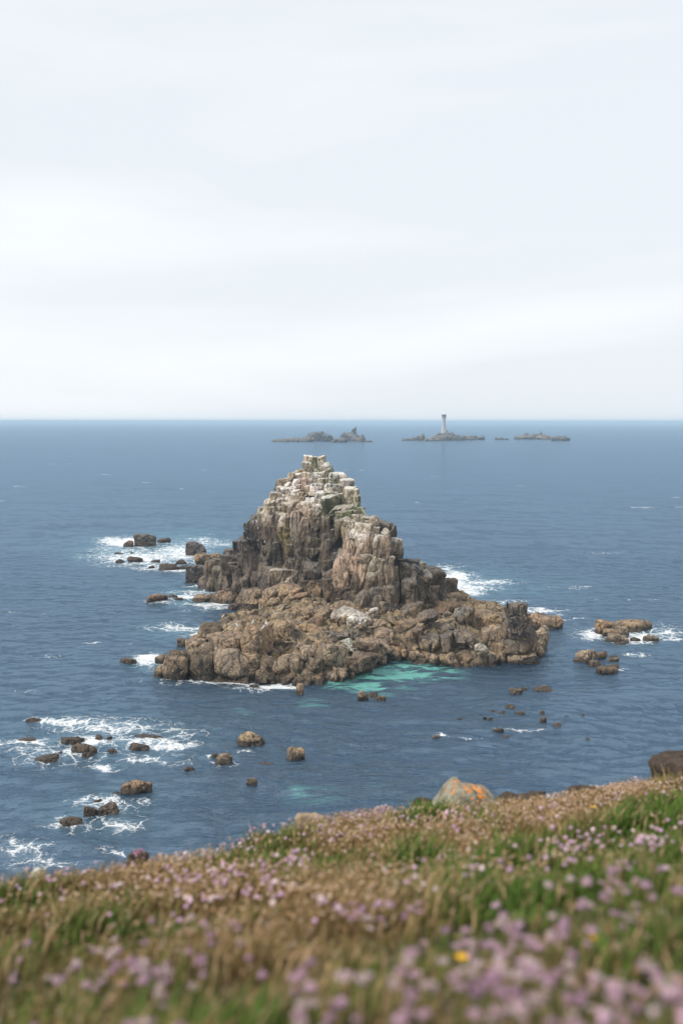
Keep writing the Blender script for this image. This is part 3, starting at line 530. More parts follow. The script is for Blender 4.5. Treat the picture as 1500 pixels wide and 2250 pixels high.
for a in [('F',580,108,822,252,'dark square-topped block rock standing in surf, farthest left of the stack','d',14,LR),
  ('F',458,193,572,258,'small purple-brown rock against the left foot of the square-topped block','r',5,LR),
  ('F',812,166,972,220,'low ledge running right from the square-topped block rock','r',6,LR),
  ('F',352,323,492,352,'thin flat rock in foam just below the square-topped block','r',5,LR),
  ('F',528,313,584,342,'tiny dark upright rock in foam below the square-topped block','r',6,LR),
  ('F',482,363,684,428,'long sloping brown rock awash in the middle of the left-hand foam','r',5,LR),
  ('F',372,393,478,428,'oval brown rock at the left end of the left-hand foam','r',4,LR),
  ('F',752,400,862,423,'thin dark rock alone in foam between the block rock and the pyramid rock','r',5,LR),
  ('F',1028,393,1152,438,'low rounded rock in foam below the pyramid-shaped rock','r',4,LR),
  ('F',728,466,808,493,'small brown rock at the lower edge of the left-hand foam','r',4,LR),
  ('F',848,450,1062,508,'wide low brown rock awash, left of its twin near the stack','r',5,LR),
  ('F',1048,460,1188,498,'low reddish rock, right-hand twin nearest the leaning angular rock','r',5,LR),
  ('F',1138,190,1372,365,'dark pyramid-shaped rock standing left of the stack','d',4.5,LR),
  ('F',1218,318,1510,445,'long tan-brown slab between the pyramid rock and the stack','b',5,LR),
  ('4',48,203,308,435,'dark angular rock leaning at the left foot of the stack','d',9,LR),
  ('F',712,778,964,875,'split brown rock, leftmost of the row in the inlet foam','b',5,LR),
  ('F',936,768,1064,835,'pale purplish rounded rock, second in the inlet row','m',4,LR),
  ('F',998,813,1118,858,'small dark flat rock in front of the inlet row','r',5,LR),
  ('F',1212,763,1464,865,'tan humped rock at the right end of the inlet row','b',5,LR),
  ('A',342,308,494,394,'brown rock off the left edge of the platform, below the inlet','b',4.5,LR),
  ('P',262,1445,303,1459,'flat brown rock alone left of the platform tip','b',4.5,LR),
  ('A',1128,818,1264,870,'small dark rock in foam at the platform front','r',5,LR),
  ('B',443,903,548,1045,'tan cone-shaped rock beside the platform front','b',4.5,None),
  ('M',12,622,72,674,'tan upright rock, left of the trio by the turquoise pool','b',4.5,'rock trio by the turquoise pool'),
  ('M',58,626,108,656,'dark jagged rock, middle of the trio by the turquoise pool','k',8,'rock trio by the turquoise pool'),
  ('M',96,638,148,675,'rounded tan rock, right of the trio by the turquoise pool','b',4.5,'rock trio by the turquoise pool'),
  ('D',928,188,1295,375,'long cracked tan rock just right of the head-shaped knob','b',5,RR_),
  ('D',868,168,1040,300,'brown rock behind the head-shaped knob, next to the long cracked rock','k',6,RR_),
  ('E',455,168,704,345,'tall flat-topped block at the left of the upper right-hand reef','b',7,RR_),
  ('E',656,172,1155,300,'long brown ridge tapering right on the upper right-hand reef','b',5,RR_),
  ('E',533,253,884,385,'broad block in the middle of the upper right-hand reef','b',6,RR_),
  ('E',578,328,844,450,'rounded front block of the upper right-hand reef','b',5,RR_),
  ('E',688,430,824,480,'small flat rock at the front of the upper right-hand reef','b',5,RR_),
  ('E',878,378,1004,430,'low brown rock in foam between the reef and its right-hand rock','r',5,RR_),
  ('E',1028,348,1220,436,'bumpy brown rock in foam, farthest right of the upper reef','b',5,RR_),
  ('E',608,503,664,538,'tiny brown rock between the upper and lower right-hand reefs','b',4,RR_),
  ('E',228,512,454,690,'big cracked tan block at the left of the lower right-hand reef','b',5.5,RR_),
  ('E',438,533,604,650,'dark-cracked block second from left on the lower right-hand reef','k',6,RR_),
  ('E',586,573,774,640,'low dark ledge tailing right on the lower right-hand reef','k',5,RR_),
  ('E',606,608,744,680,'smooth tan wedge rock in the lower right-hand reef','b',4.5,RR_),
  ('E',388,643,530,730,'small squarish block in front of the lower right-hand reef','b',7,RR_),
  ('E',476,703,744,820,'nearest rock of the lower right-hand reef with a dark tapering end','k',4.5,RR_),
  ('E',568,690,754,750,'low rock just behind the nearest rock of the lower reef','b',4.5,RR_),
  ('E',830,603,924,634,'thin black rock with a splash right of the lower reef','k',5,RR_),
  ('K',1110,183,1254,262,'large split tan boulder in calm water at lower centre','b',4.5,None),
  ('K',1010,282,1104,352,'smooth round brown boulder left of the large split boulder','b',3,None),
  ('K',983,288,1028,324,'small stone touching the left side of the round brown boulder','b',4,None),
  ('K',1160,400,1220,448,'small round rock alone below the two-topped tan boulder','b',3.5,None),
  ('K',1348,255,1446,332,'two-topped tan boulder standing in calm water at centre','b',4.5,None),
  ('K',573,416,724,490,'large brown boulder at lower left with its crack down the middle','b',4.5,NL),
  ('K',528,470,574,494,'small reddish rock left of the large lower-left boulder','r',4,NL),
  ('K',463,524,578,592,'right-hand rock of the lowest foaming cluster, two humps','b',4.5,NL),
  ('K',396,540,468,596,'squarish middle rock of the lowest foaming cluster','k',6,NL),
  ('K',278,584,404,630,'flat left-hand rock of the lowest foaming cluster','b',4.5,NL),
  ('K',433,508,484,534,'dark weedy rock behind the lowest foaming cluster','k',5,NL),
  ('K',-30,742,32,778,'dark rock cut by the left edge of the photo','r',5,NL),
  ('K',118,126,218,156,'ragged reddish rock at the upper left end of the foam lace','r',6,NL),
  ('K',78,215,182,246,'smooth tan rock tapering right, leftmost in the foam lace','b',4,NL),
  ('K',443,203,494,238,'round tan stone in the middle of the foam lace','b',3.5,NL),
  ('K',493,210,534,236,'small pink-brown stone right of the round tan stone in foam','r',4,NL),
  ('K',283,213,388,254,'ragged weedy rock left of the round tan stone in foam','k',6,NL),
  ('K',333,248,458,304,'wide weedy rock pile in the centre of the foam lace','k',6,NL),
  ('K',385,285,436,318,'brown stone in front of the weedy rock pile','r',4,NL),
  ('K',273,276,304,302,'dark small stone left of the weedy rock pile','k',4,NL),
  ('K',158,303,284,338,'dark weedy rock at the lower left of the foam lace','k',6,NL),
  ('K',608,210,774,240,'long dark reef at the right of the foam lace','k',6,NL),
  ('K',668,193,708,212,'small tan stone above the long dark reef','b',4,NL),
  ('K',503,268,564,296,'low tan stone below the long dark reef','b',4,NL),
  ('K',608,248,704,288,'dark awash rock below the right end of the long dark reef','k',6,NL),
  ('K',858,353,934,380,'brown rock just under the surface left of the round boulder','r',4,NL),
  ('K',1208,338,1304,360,'pale flat rock barely awash below the two-topped boulder','b',4,None),
  ('L',863,50,912,79,'largest tan stone of the calm-water stones, at their upper left','b',4.5,SM),
  ('L',903,46,932,64,'stone touching the back of the largest calm-water stone','b',4.5,SM),
  ('L',953,48,1034,71,'low wide tan stone at the upper right of the calm-water stones','b',4.5,SM),
  ('L',848,108,888,133,'single rounded tan stone below the largest calm-water stone','b',4,SM),
  ('L',798,198,844,219,'flat tan stone with a streak of foam at its right','b',4,SM),
  ('L',578,222,618,241,'pale stone with a splash, farthest left in the calm water','g',4,SM)]:
    sea_rock(*a[:6], key=a[6], p=a[7], group=a[8])
for b in [(763,155,788,169),(784,157,807,173),(888,137,928,152),(973,132,998,148),(973,153,1003,180),(1023,176,1058,194),(823,137,852,149),(793,131,814,141),(1058,149,1087,161),(1118,145,1148,157),(664,162,702,175),(1133,232,1162,244),(840,228,870,238)]:
    sea_rock('L', *b, 'tiny tan stone scattered among the calm-water stones at right centre', key='b', p=4, group='tiny stones in the calm water')
blk_o = sea_rock('C', 1204, 444, 1364, 566, 'smooth round pale boulder perched on the platform right of the pool', key='t', p=2.6, zb=2.2, name='round_boulder', cat='boulder', cuts=0, crack=.1)

# ================================================================== distant reef and lighthouse
def islet(label, blocks, group='distant islets on the horizon'):
    u = np.mean([(b[0] + b[2]) / 2 for b in blocks]); base = PZ(u, 966, 0); o = empty('rock_islet', tuple(base), label, 'islet', group)
    for (u0, v0, u1, v1, key, p) in blocks:
        _seed[0] += 1; rs = np.random.default_rng(_seed[0]); uc = (u0 + u1) / 2
        Y = PZ(uc, max(v1, 960), 0)[1] if v1 >= 960 else base[1] + 12
        w = (u1 - u0) / FPX * Y; t = max(w * .7, 8); top = PY(uc, v0, Y)[2]; bot = -3
        V, F = rock_shape((PY(uc, v0, Y)[0], Y + t / 2, (top + bot) / 2), (w * .52, t * .5, (top - bot) / 2), rotm(rs.normal(0, .2), 0), p=p, cuts=7, seed=_seed[0], seg=max(1.2, w / 22), crack=0, rough=2.0, jit=.16)
        V = V + (fbm(V * .22, 3, 61)[:, None] * np.array([1.6, .5, 2.6]))
        obj('rock_block', make_mesh('rock_block', V - base, F, ROCKFAR, True, colours(V, key, rs)), o)
islet('wide distant reef with two dark craggy peaks left of the lighthouse', [(594,966,660,971,'m',5),(640,962,690,971,'m',5),(672,953,700,968,'d',5),(686,949,716,969,'d',4),(704,955,735,970,'d',5),(725,964,765,972,'m',5),(745,950,764,968,'d',4),(756,953,790,969,'d',5),(771,942,783,966,'d',6),(763,948,775,966,'d',5),(780,958,804,971,'m',5),(800,968,818,971,'m',5)])
islet('distant reef carrying the lighthouse on a dark middle rock', [(880,966,905,968,'m',5),(902,962,920,968,'m',5),(914,956,934,968,'m',5),(930,963,965,969,'m',5),(945,957,1000,968,'m',5),(958,951,1006,964,'d',4),(966,947,990,962,'d',4),(990,958,1020,968,'m',5),(1015,961,1040,967,'m',5),(1030,957,1046,966,'m',5),(1045,960,1066,966,'m',5)])
islet('low flat distant rock right beside the lighthouse reef', [(1087,961,1108,966,'m',5),(1104,963,1119,966,'m',5)])
islet('dark humped distant islet, right of the lighthouse', [(1136,957,1180,965,'m',5),(1152,953,1180,964,'d',5),(1170,955,1192,964,'d',5),(1184,951,1194,962,'d',5),(1180,958,1213,965,'m',5)])
islet('smallest distant rock at the far right end of the reef', [(1212,961,1256,968,'m',5),(1222,959,1244,967,'d',5)])

def plain(name, col, rough=.7):
    m = NT(name); n = m.noise(0.6, 4); m.l(m.mix(n, tuple(x * .8 for x in col), tuple(min(1, x * 1.15) for x in col)), m.b.inputs['Base Color']); m.b.inputs['Roughness'].default_value = rough; return m.m
def lathe(prof, n=24):
    V = []; F = []
    for (r, z) in prof:
        for k in range(n): V.append((r * math.cos(2 * math.pi * k / n), r * math.sin(2 * math.pi * k / n), z))
    for i in range(len(prof) - 1):
        for k in range(n): F.append((i * n + k, i * n + (k + 1) % n, (i + 1) * n + (k + 1) % n, (i + 1) * n + k))
    return np.array(V, float), np.array(F)
def lighthouse():
    Yl = 1945.0; b = PY(974.5, 949, Yl); s = Yl / FPX
    o = empty('lighthouse', (b[0], Yl, b[2] - 1.5), 'grey granite lighthouse tower with lantern and helipad on the distant reef', 'lighthouse')
    G = plain('tower_granite', (.37, .35, .33)); D = plain('dark_metal', (.06, .065, .07), .5); W = plain('pale_metal', (.20, .22, .25), .5)
    gl = NT('lantern_glass'); gl.b.inputs['Base Color'].default_value = (.05, .07, .08, 1); gl.b.inputs['Roughness'].default_value = .08
    H = 26.5
    tower = obj('tower', make_mesh('tower', *lathe([(0, -1), (5.6, -1), (5.3, 1.0), (4.5, 4), (3.9, 9), (3.4, 15), (3.1, 21), (3.1, H - 1.2), (3.3, H - .6), (3.7, H), (3.7, H + .5), (0, H + .5)]), G), o)
    for k in range(6):
        V, F = box_grid(1, 1, 1); w = obj('window', make_mesh('window', V * np.array([.45, .25, .8]), F, D), tower); zz = 4 + k * 3.7; rr = np.interp(zz, [1, 4, 9, 15, 21, 26], [5.3, 4.5, 3.9, 3.4, 3.1, 3.1])
        w.location = (0 if k % 2 else -.9, -math.sqrt(rr ** 2 - (0 if k % 2 else .81)) + .05, zz)
    obj('gallery', make_mesh('gallery', *lathe([(3.4, H + .5), (3.9, H + .6), (3.9, H + 1.9), (3.75, H + 1.9), (3.75, H + .7)]), W), o)
    obj('lantern_room', make_mesh('lantern_room', *lathe([(2.9, H + .5), (2.9, H + 4.6), (0, H + 4.7)]), gl.m), o)
    for k in range(8):
        a = 2 * math.pi * (k + .5) / 8; V, F = box_grid(1, 1, 1); q = obj('lantern_post', make_mesh('lantern_post', V * np.array([.12, .12, 2.1]), F, W), o); q.location = (3.0 * math.cos(a), 3.0 * math.sin(a), H + 2.6)
    obj('lantern_roof', make_mesh('lantern_roof', *lathe([(3.4, H + 4.5), (3.3, H + 4.9), (1.6, H + 5.9), (0, H + 6.3)]), D), o)
    hp = obj('helipad', make_mesh('helipad', *lathe([(0, H + 6.6), (4.3, H + 6.6), (4.6, H + 6.85), (4.3, H + 7.0), (0, H + 7.1)]), W), o)
    for k in range(8):
        a = 2 * math.pi * k / 8; p0 = np.array([3.5 * math.cos(a), 3.5 * math.sin(a), H + .6]); p1 = np.array([4.0 * math.cos(a), 4.0 * math.sin(a), H + 6.7]); V, F = box_grid(1, 1, 1)
        V = V * np.array([.28, .28, .5]); V = V + p0 * (0.5 - V[:, 2:3]) + p1 * (0.5 + V[:, 2:3]) - np.array([0, 0, 1]) * V[:, 2:3]
        obj('support_leg', make_mesh('support_leg', V, F, D), o)
lighthouse()

# ================================================================== the headland in the foreground
CRU = [-200, 0, 150, 300, 450, 600, 700, 800, 940, 1060, 1180, 1300, 1420, 1500, 1700]
CRV = [1998, 1976, 1964, 1940, 1902, 1868, 1842, 1818, 1804, 1800, 1792, 1760, 1732, 1724, 1708]
H0, SA, SB = .66, .328, .125
def bumps(x, y):
    P = np.stack([np.asarray(x, float), np.asarray(y, float), np.zeros_like(np.asarray(x, float))], -1)
    return .085 * fbm(P * .55 + 3, 3, 201) * np.clip(np.asarray(y) / 4, .15, 1)
def ground(x, y):
    x = np.asarray(x, float); y = np.asarray(y, float); yy = np.maximum(y, .05); zpl = -H0 - SA * y + SB * x
    az = x / yy; uu = 750 + az * FPX * 1.03
    # the brow lies where the slope meets the measured skyline
    cv = np.interp(np.clip(uu, -200, 1700), CRU, CRV); k = (cv - 1125) / FPX
    t = (k * math.cos(PITCH) + math.sin(PITCH)) / (math.cos(PITCH) - k * math.sin(PITCH))
    den = np.maximum(t - SA + SB * az, .012); D = np.clip(H0 / den, 6.5, 17)
    over = np.maximum(y - D, 0)
    return EYE + zpl + bumps(x, y) - .55 * np.minimum(over, 1.2) ** 2 - 2.2 * np.maximum(over - .8, 0), D
soil = NT('turf_soil')
def _soil():
    m = soil; n1 = m.noise(1.4, 5); n2 = m.noise(14, 4, .7)
    c = m.mix(m.ramp(n1, .38, .62), (.060, .075, .022), (.15, .115, .06)); c = m.mix(m.ramp(n2, .35, .7), c, (.04, .035, .02))
    m.l(c, m.b.inputs['Base Color']); m.b.inputs['Roughness'].default_value = .95; m.l(m.bump(n2, 1, .05), m.b.inputs['Normal'])
_soil()
def headland():
    xs = np.arange(-12, 13.01, .125); ys = np.concatenate([np.arange(-5, 17, .125), np.arange(17, 34, .5)]); X, Y = np.meshgrid(xs, ys); Z, D = ground(X, Y); Z = np.maximum(Z, -3)
    P = np.stack([X, Y, Z], -1).reshape(-1, 3); ny, nx = X.shape; I = np.arange(nx * ny).reshape(ny, nx)
    F = np.stack([I[:-1, :-1], I[:-1, 1:], I[1:, 1:], I[1:, :-1]], -1).reshape(-1, 4)
    obj('headland', make_mesh('headland', P, F, soil.m), kind='structure')
headland()

def foliage_mat(name, trans=.25):
    m = NT(name); a = m.attr('tint'); n = m.noise(30, 2); c = m.mix(n, m.mix(1.0, a.outputs[0], (.8, .8, .8), 'MULTIPLY'), m.mix(1.0, a.outputs[0], (1.2, 1.2, 1.2), 'MULTIPLY'))
    m.l(c, m.b.inputs['Base Color']); m.b.inputs['Roughness'].default_value = .8; m.b.inputs['Specular IOR Level'].default_value = .2; return m.m
GRASS = foliage_mat('grass_blades'); PETAL = foliage_mat('thrift_heads')

def sample(n, seed, ymin=1.2):
    rs = np.random.default_rng(seed); out = []
    y = np.sqrt(rs.uniform(ymin ** 2, 15.5 ** 2, n)); x = rs.uniform(-.44, .44, n) * (y + .8)
    z, D = ground(x, y); ok = y < D + .35; return x[ok], y[ok], z[ok], rs
def patch(u, v, L):
    f = np.zeros(len(u))
    for (cu, cv, ru, rv, s) in L: f = np.maximum(f, s * np.exp(-(((u - cu) / ru) ** 2 + ((v - cv) / rv) ** 2)))
    return f
GREENP = [(1130,1900,170,60,1.1),(1400,2060,170,70,1.1),(480,2190,170,60,1),(1450,1800,80,60,.9),(30,1925,70,25,1.1),(1380,1775,40,25,1),(860,2060,80,30,.6),(250,2000,120,30,.5),(560,1850,80,25,.6),(300,1940,60,20,.6),(950,1780,150,14,.9),(170,2130,90,50,.5)]
TANP = [(1000,1830,110,45,1),(1180,1770,150,25,1.1),(800,1830,130,50,.9),(400,1925,180,40,.9),(550,2060,160,50,.8),(750,1960,160,50,.8),(1300,1980,150,30,.6),(150,1975,150,25,.6),(1350,1725,110,18,1.1),(700,1775,80,12,.9)]
PINKP = [(1000,2200,420,70,1.2),(1130,2070,190,35,1.1),(750,2230,200,40,.9),(1450,2200,120,60,1),(1430,1850,60,22,.5),(1260,1900,50,20,.35),(1080,1930,60,20,.6),(450,1930,80,20,.7),(650,1890,60,20,.6),(600,1990,120,20,.5),(300,2150,200,60,.28),(750,2000,60,20,.5),(860,1790,60,12,.5)]
def weights(x, y, z):
    P = np.stack([x, y, z], -1); u, v = toUV(P + np.array([0, 0, .12])); pn = fbm(P * 1.1, 3, 301); qn = fbm(P * 1.4 + 50, 3, 311)
    return patch(u, v, GREENP) + .5 * pn, patch(u, v, TANP) + .5 * qn, patch(u, v, PINKP) + .45 * fbm(P * 2.4 + 80, 3, 321) - .22

def grass():
    x, y, z, rs = sample(230000, 41); g, t, pk = weights(x, y, z); n = len(x)
    near = np.clip(y / 6, .5, 1)
    hgt = rs.uniform(.04, .115, n) * (1 + .5 * np.clip(g, 0, 1)) * np.clip(.75 + .9 * fbm(np.stack([x, y, 0 * x], -1) * 2.6, 2, 331), .4, 1.9); wid = rs.uniform(.0022, .0045, n) * (1 + y * .13)
    az = rs.uniform(0, 6.283, n); bend = rs.uniform(.25, .9, n) * hgt; bd = rs.normal(.6, 1.0, n)   # leaning with the sea wind
    dx, dy = np.cos(az) * wid, np.sin(az) * wid; bx, by = np.cos(bd) * bend, np.sin(bd) * bend
    V = np.zeros((n, 5, 3))
    V[:, 0] = np.stack([x - dx, y - dy, z - .02], -1); V[:, 1] = np.stack([x + dx, y + dy, z - .02], -1)
    V[:, 2] = np.stack([x - dx * .8 + bx * .35, y - dy * .8 + by * .35, z + hgt * .6], -1); V[:, 3] = np.stack([x + dx * .8 + bx * .35, y + dy * .8 + by * .35, z + hgt * .6], -1)
    V[:, 4] = np.stack([x + bx, y + by, z + hgt * .95], -1)
    B = np.arange(n)[:, None] * 5
    F = np.concatenate([B + np.array([0, 1, 3]), B + np.array([0, 3, 2]), B + np.array([2, 3, 4])])
    k = np.clip(.58 + 1.0 * (g - t) + rs.normal(0, .25, n), 0, 1)[:, None]; dk = rs.uniform(.7, 1.25, n)[:, None]
    c = (np.array([.215, .145, .064]) * (1 - k) + np.array([.058, .110, .014]) * k) * dk
    br = rs.random(n) < .16; c[br] = np.array([.36, .25, .14]) * rs.uniform(.7, 1.1, br.sum())[:, None]
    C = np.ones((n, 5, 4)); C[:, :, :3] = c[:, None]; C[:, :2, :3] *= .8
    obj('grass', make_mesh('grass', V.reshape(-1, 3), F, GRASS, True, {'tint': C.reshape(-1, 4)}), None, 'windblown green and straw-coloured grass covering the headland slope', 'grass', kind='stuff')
grass()

PHI = (1 + 5 ** .5) / 2
ICV = np.array([(-1, PHI, 0), (1, PHI, 0), (-1, -PHI, 0), (1, -PHI, 0), (0, -1, PHI), (0, 1, PHI), (0, -1, -PHI), (0, 1, -PHI), (PHI, 0, -1), (PHI, 0, 1), (-PHI, 0, -1), (-PHI, 0, 1)]) / math.sqrt(1 + PHI * PHI)
ICF = np.array([(0, 11, 5), (0, 5, 1), (0, 1, 7), (0, 7, 10), (0, 10, 11), (1, 5, 9), (5, 11, 4), (11, 10, 2), (10, 7, 6), (7, 1, 8), (3, 9, 4), (3, 4, 2), (3, 2, 6), (3, 6, 8), (3, 8, 9), (4, 9, 5), (2, 4, 11), (6, 2, 10), (8, 6, 7), (9, 8, 1)])
def head_mesh(name, rs, r, col, stem_col, stem_h):
    """a globe of ragged florets: every spike is a small wedge round a core"""
    V = [ICV * .6 * r]; F = [ICF]; C = [np.tile(np.append(np.array(col) * .8, 1), (12, 1))]; n = 12
    for k in range(26):
        d = rs.normal(0, 1, 3); d[2] = abs(d[2]) * .9 - .25; d /= np.linalg.norm(d); s = np.cross(d, rs.normal(0, 1, 3)); s /= np.linalg.norm(s); t = np.cross(d, s); L = r * rs.uniform(.9, 1.15); w = r * .26
        V.append(np.array([d * r * .45, d * L + s * w, d * L + t * w * .8 - s * w * .3, d * L * .95 - s * w])); F.append(np.array([(0, 1, 2), (0, 2, 3), (0, 3, 1), (1, 3, 2)]) + n); n += 4
        C.append(np.tile(np.append(np.array(col) * rs.uniform(.8, 1.3), 1), (4, 1)))
    V = np.concatenate(V) * np.array([1, 1, .75]); return make_mesh(name, V, np.concatenate(F), PETAL, True, {'tint': np.concatenate(C)})
def stem_mesh(h, col):
    V = np.array([(-.0012, 0, -h), (.0012, -.001, -h), (0, .0014, -h), (-.001, 0, 0), (.001, -.001, 0), (0, .001, 0)]); F = np.array([(0, 1, 4), (0, 4, 3), (1, 2, 5), (1, 5, 4), (2, 0, 3), (2, 3, 5)])
    return make_mesh('stem', V, F, GRASS, True, {'tint': np.tile(np.append(np.array(col), 1), (6, 1))})
def flowers(nsamp, seed, which, hs, r, cols, name, label, group, stuffname, stufflabel, stem_col):
    x, y, z, rs = sample(nsamp, seed); g, t, pk = weights(x, y, z); w = t if which == 't' else pk
    keep = rs.random(len(x)) < np.clip(.10 + .95 * (w - .12), .035 if which == 't' else .010, 1) * (np.clip(.45 + y * .07, 0, 1.0) if which == 't' else np.clip(1.15 - y * .055, .5, 1)); x, y, z = x[keep], y[keep], z[keep]
    n = len(x); h = rs.uniform(hs[0], hs[1], n); ox, oy = rs.normal(.015, .02, n), rs.normal(0, .02, n); ci = rs.integers(0, len(cols), n)
    order = np.argsort(y); show = [i for i in order if abs(x[i]) < .335 * (y[i] + .1) and y[i] > 1.75][:300]; isin = np.zeros(n, bool); isin[show] = True
    hm = [head_mesh(name, rs, r, cols[k % len(cols)], stem_col, .1) for k in range(6)]; sm = stem_mesh(.13, stem_col)
    for i in show:
        o = obj(name, hm[(ci[i] + int(rs.integers(0, 2)) * len(cols)) % 6], None, label, 'flower', group); s = rs.uniform(.75, 1.2); o.scale = (s, s, s)
        o.location = (x[i] + ox[i], y[i] + oy[i], z[i] + h[i]); o.rotation_euler = (rs.normal(0, .25), rs.normal(0, .25), rs.uniform(0, 6.3)); q = obj('stem', sm, o)
    j = ~isin; x, y, z, h, ox, oy, ci = [a[j] for a in (x, y, z, h, ox, oy, ci)]; n = len(x)
    ctr = np.stack([x + ox, y + oy, z + h], -1); rr = r * rs.uniform(.7, 1.2, n); jig = rs.uniform(.75, 1.25, (n, 12, 1))
    V = ctr[:, None] + ICV[None] * jig * rr[:, None, None] * np.array([1, 1, .75]); F = (np.arange(n)[:, None, None] * 12 + ICF[None]).reshape(-1, 3)
    c = np.array(cols)[ci] * rs.uniform(.75, 1.2, (n, 1)); C = np.ones((n, 12, 4)); C[:, :, :3] = c[:, None] * rs.uniform(.75, 1.2, (n, 12, 1))
    S = np.zeros((n, 3, 3)); sw = .0012 + y * .00025; S[:, 0] = np.stack([x - sw, y, z - .02], -1); S[:, 1] = np.stack([x + sw, y, z - .02], -1); S[:, 2] = ctr
    CS = np.ones((n, 3, 4)); CS[:, :, :3] = np.array(stem_col); FS = np.arange(n)[:, None] * 3 + np.array([0, 1, 2]) + n * 12
    obj(stuffname, make_mesh(stuffname, np.concatenate([V.reshape(-1, 3), S.reshape(-1, 3)]), np.concatenate([F, FS]), PETAL, True, {'tint': np.concatenate([C.reshape(-1, 4), CS.reshape(-1, 4)])}), None, stufflabel, 'flowers', kind='stuff')
flowers(80000, 51, 't', (.07, .16), .0085, [(.44, .295, .17), (.35, .215, .11), (.50, .37, .28)], 'thrift_seedhead', 'faded tan thrift seedhead on a thin stem in the blurred near turf', 'nearest faded thrift seedheads', 'thrift_seedheads', 'faded tan and brown thrift seedheads spread across the headland slope', (.24, .15, .07))
flowers(110000, 61, 'p', (.09, .18), .0135, [(.50, .325, .40), (.43, .265, .365), (.55, .42, .43)], 'thrift_flower', 'pink thrift flower head on a thin stem in the blurred near turf', 'nearest pink thrift flowers', 'thrift_flowers', 'pink thrift flowers scattered across the headland slope', (.13, .13, .04))

def on_ground(u, v):
    d = ray(u, v); s = 1.0
    for k in range(2400):
        p = np.array([0, 0, EYE]) + d * s
        if p[2] <= ground(p[0], p[1])[0]: break
        s += .01
    return p
YEL = NT('yellow_petals'); YEL.b.inputs['Base Color'].default_value = (.75, .42, .01, 1)
for (u, v, lab, r) in [(1014, 2200, 'bright yellow flower among the pink thrift at lower right', .016), (1302, 1805, 'small yellow flower in the tan turf below the peat bank', .02), (1300, 2150, 'dim yellow flower in the shade right of the bright one', .011), (270, 2245, 'yellow flower low in the grass at bottom left', .010)]:
    p = on_ground(u, v); rs = np.random.default_rng(int(u)); o = empty('yellow_flower', tuple(p), lab, 'flower', 'yellow flowers in the turf')
    for k in range(7):
        a = 2 * math.pi * k / 7; d = np.array([math.cos(a), math.sin(a), .35]); s = np.array([-math.sin(a), math.cos(a), 0]); c0 = np.array([0, 0, .11])
        V = np.array([c0, c0 + d * r * .6 + s * r * .42, c0 + d * r * 1.1, c0 + d * r * .6 - s * r * .42, c0 + d * r * .5 + np.array([0, 0, .25 * r])]); obj('petal', make_mesh('petal', V, np.array([(0, 1, 4), (1, 2, 4), (2, 3, 4), (3, 0, 4)]), YEL.m), o)
    obj('flower_centre', make_mesh('flower_centre', ICV * r * .4 + np.array([0, 0, .115]), ICF, YEL.m), o); q = obj('stem', stem_mesh(.13, (.1, .14, .03)), o); q.location = (0, 0, .11)

# ------------------------------------------------------------------ stones and banks on the brow
LICH = NT('lichen_boulder')
def _lich():
    m = LICH; tcn = m.n('ShaderNodeTexCoord'); oc = tcn.outputs['Object']; n1 = m.noise(9, 5, .65, vec=oc); n2 = m.noise(45, 4, .7, vec=oc); n3 = m.noise(11, 7, .72, vec=oc, dist=.5)
    c = m.mix(m.ramp(n1, .35, .65), (.14, .125, .09), (.36, .33, .25)); c = m.mix(m.ramp(n2, .4, .7), c, (.16, .15, .10))
    d = m.n('ShaderNodeVectorMath', operation='DISTANCE'); m.l(oc, d.inputs[0]); d.inputs[1].default_value = (.06, -.08, .52)
    e = m.math('SUBTRACT', m.math('MULTIPLY', m.math('SUBTRACT', n3, .5), 1.3), m.math('SUBTRACT', d.outputs['Value'], .14))
    c = m.mix(m.ramp(e, -.03, .03), c, (.72, .23, .012)); m.l(c, m.b.inputs['Base Color']); m.b.inputs['Roughness'].default_value = .95
    m.l(m.bump(n2, 1, .02), m.b.inputs['Normal'])
_lich()
def brow_rock(name, u0, v0, u1, v1, Y, mat, label, cat, p=4, key='d', lean=0, cuts=6, seg=.04, group=None):
    _seed[0] += 1; rs = np.random.default_rng(_seed[0]); uc = (u0 + u1) / 2; a = PY(uc, v1, Y); top = PY(uc, v0, Y)[2]; w = (u1 - u0) / FPX * Y; h = top - a[2] + .1; t = w * .7
    V, F = rock_shape((0, 0, 0), (w / 2, t / 2, h / 2), rotm(rs.normal(0, .1), R(lean)), p=p, cuts=cuts, seed=_seed[0], seg=seg, crack=0, rough=1.2, hi=22)
    V = V + np.stack([fbm(V * 5 + 3, 4, 5), fbm(V * 5 + 13, 4, 6), fbm(V * 5 + 23, 4, 8)], -1) * .045; base = np.array([a[0], Y, a[2] - .1]); V = V + np.array([0, 0, h / 2])
    if mat is LICH.m:      # a wedge that leans up to the right
        V[:, 0] += -.20 * (1 - V[:, 2] / h) * w * np.sign(-V[:, 0] * 0 + 1) * .2; k = 1 - .48 * np.clip(V[:, 2] / h, 0, 1) ** 1.3; V[:, 0] = (V[:, 0] - .10 * w) * k + .10 * w
    o = obj(name, make_mesh(name, V, F, mat, True, colours(V, key, rs)), None, label, cat, group); o.location = base; return o
PEAT = NT('dark_peat')
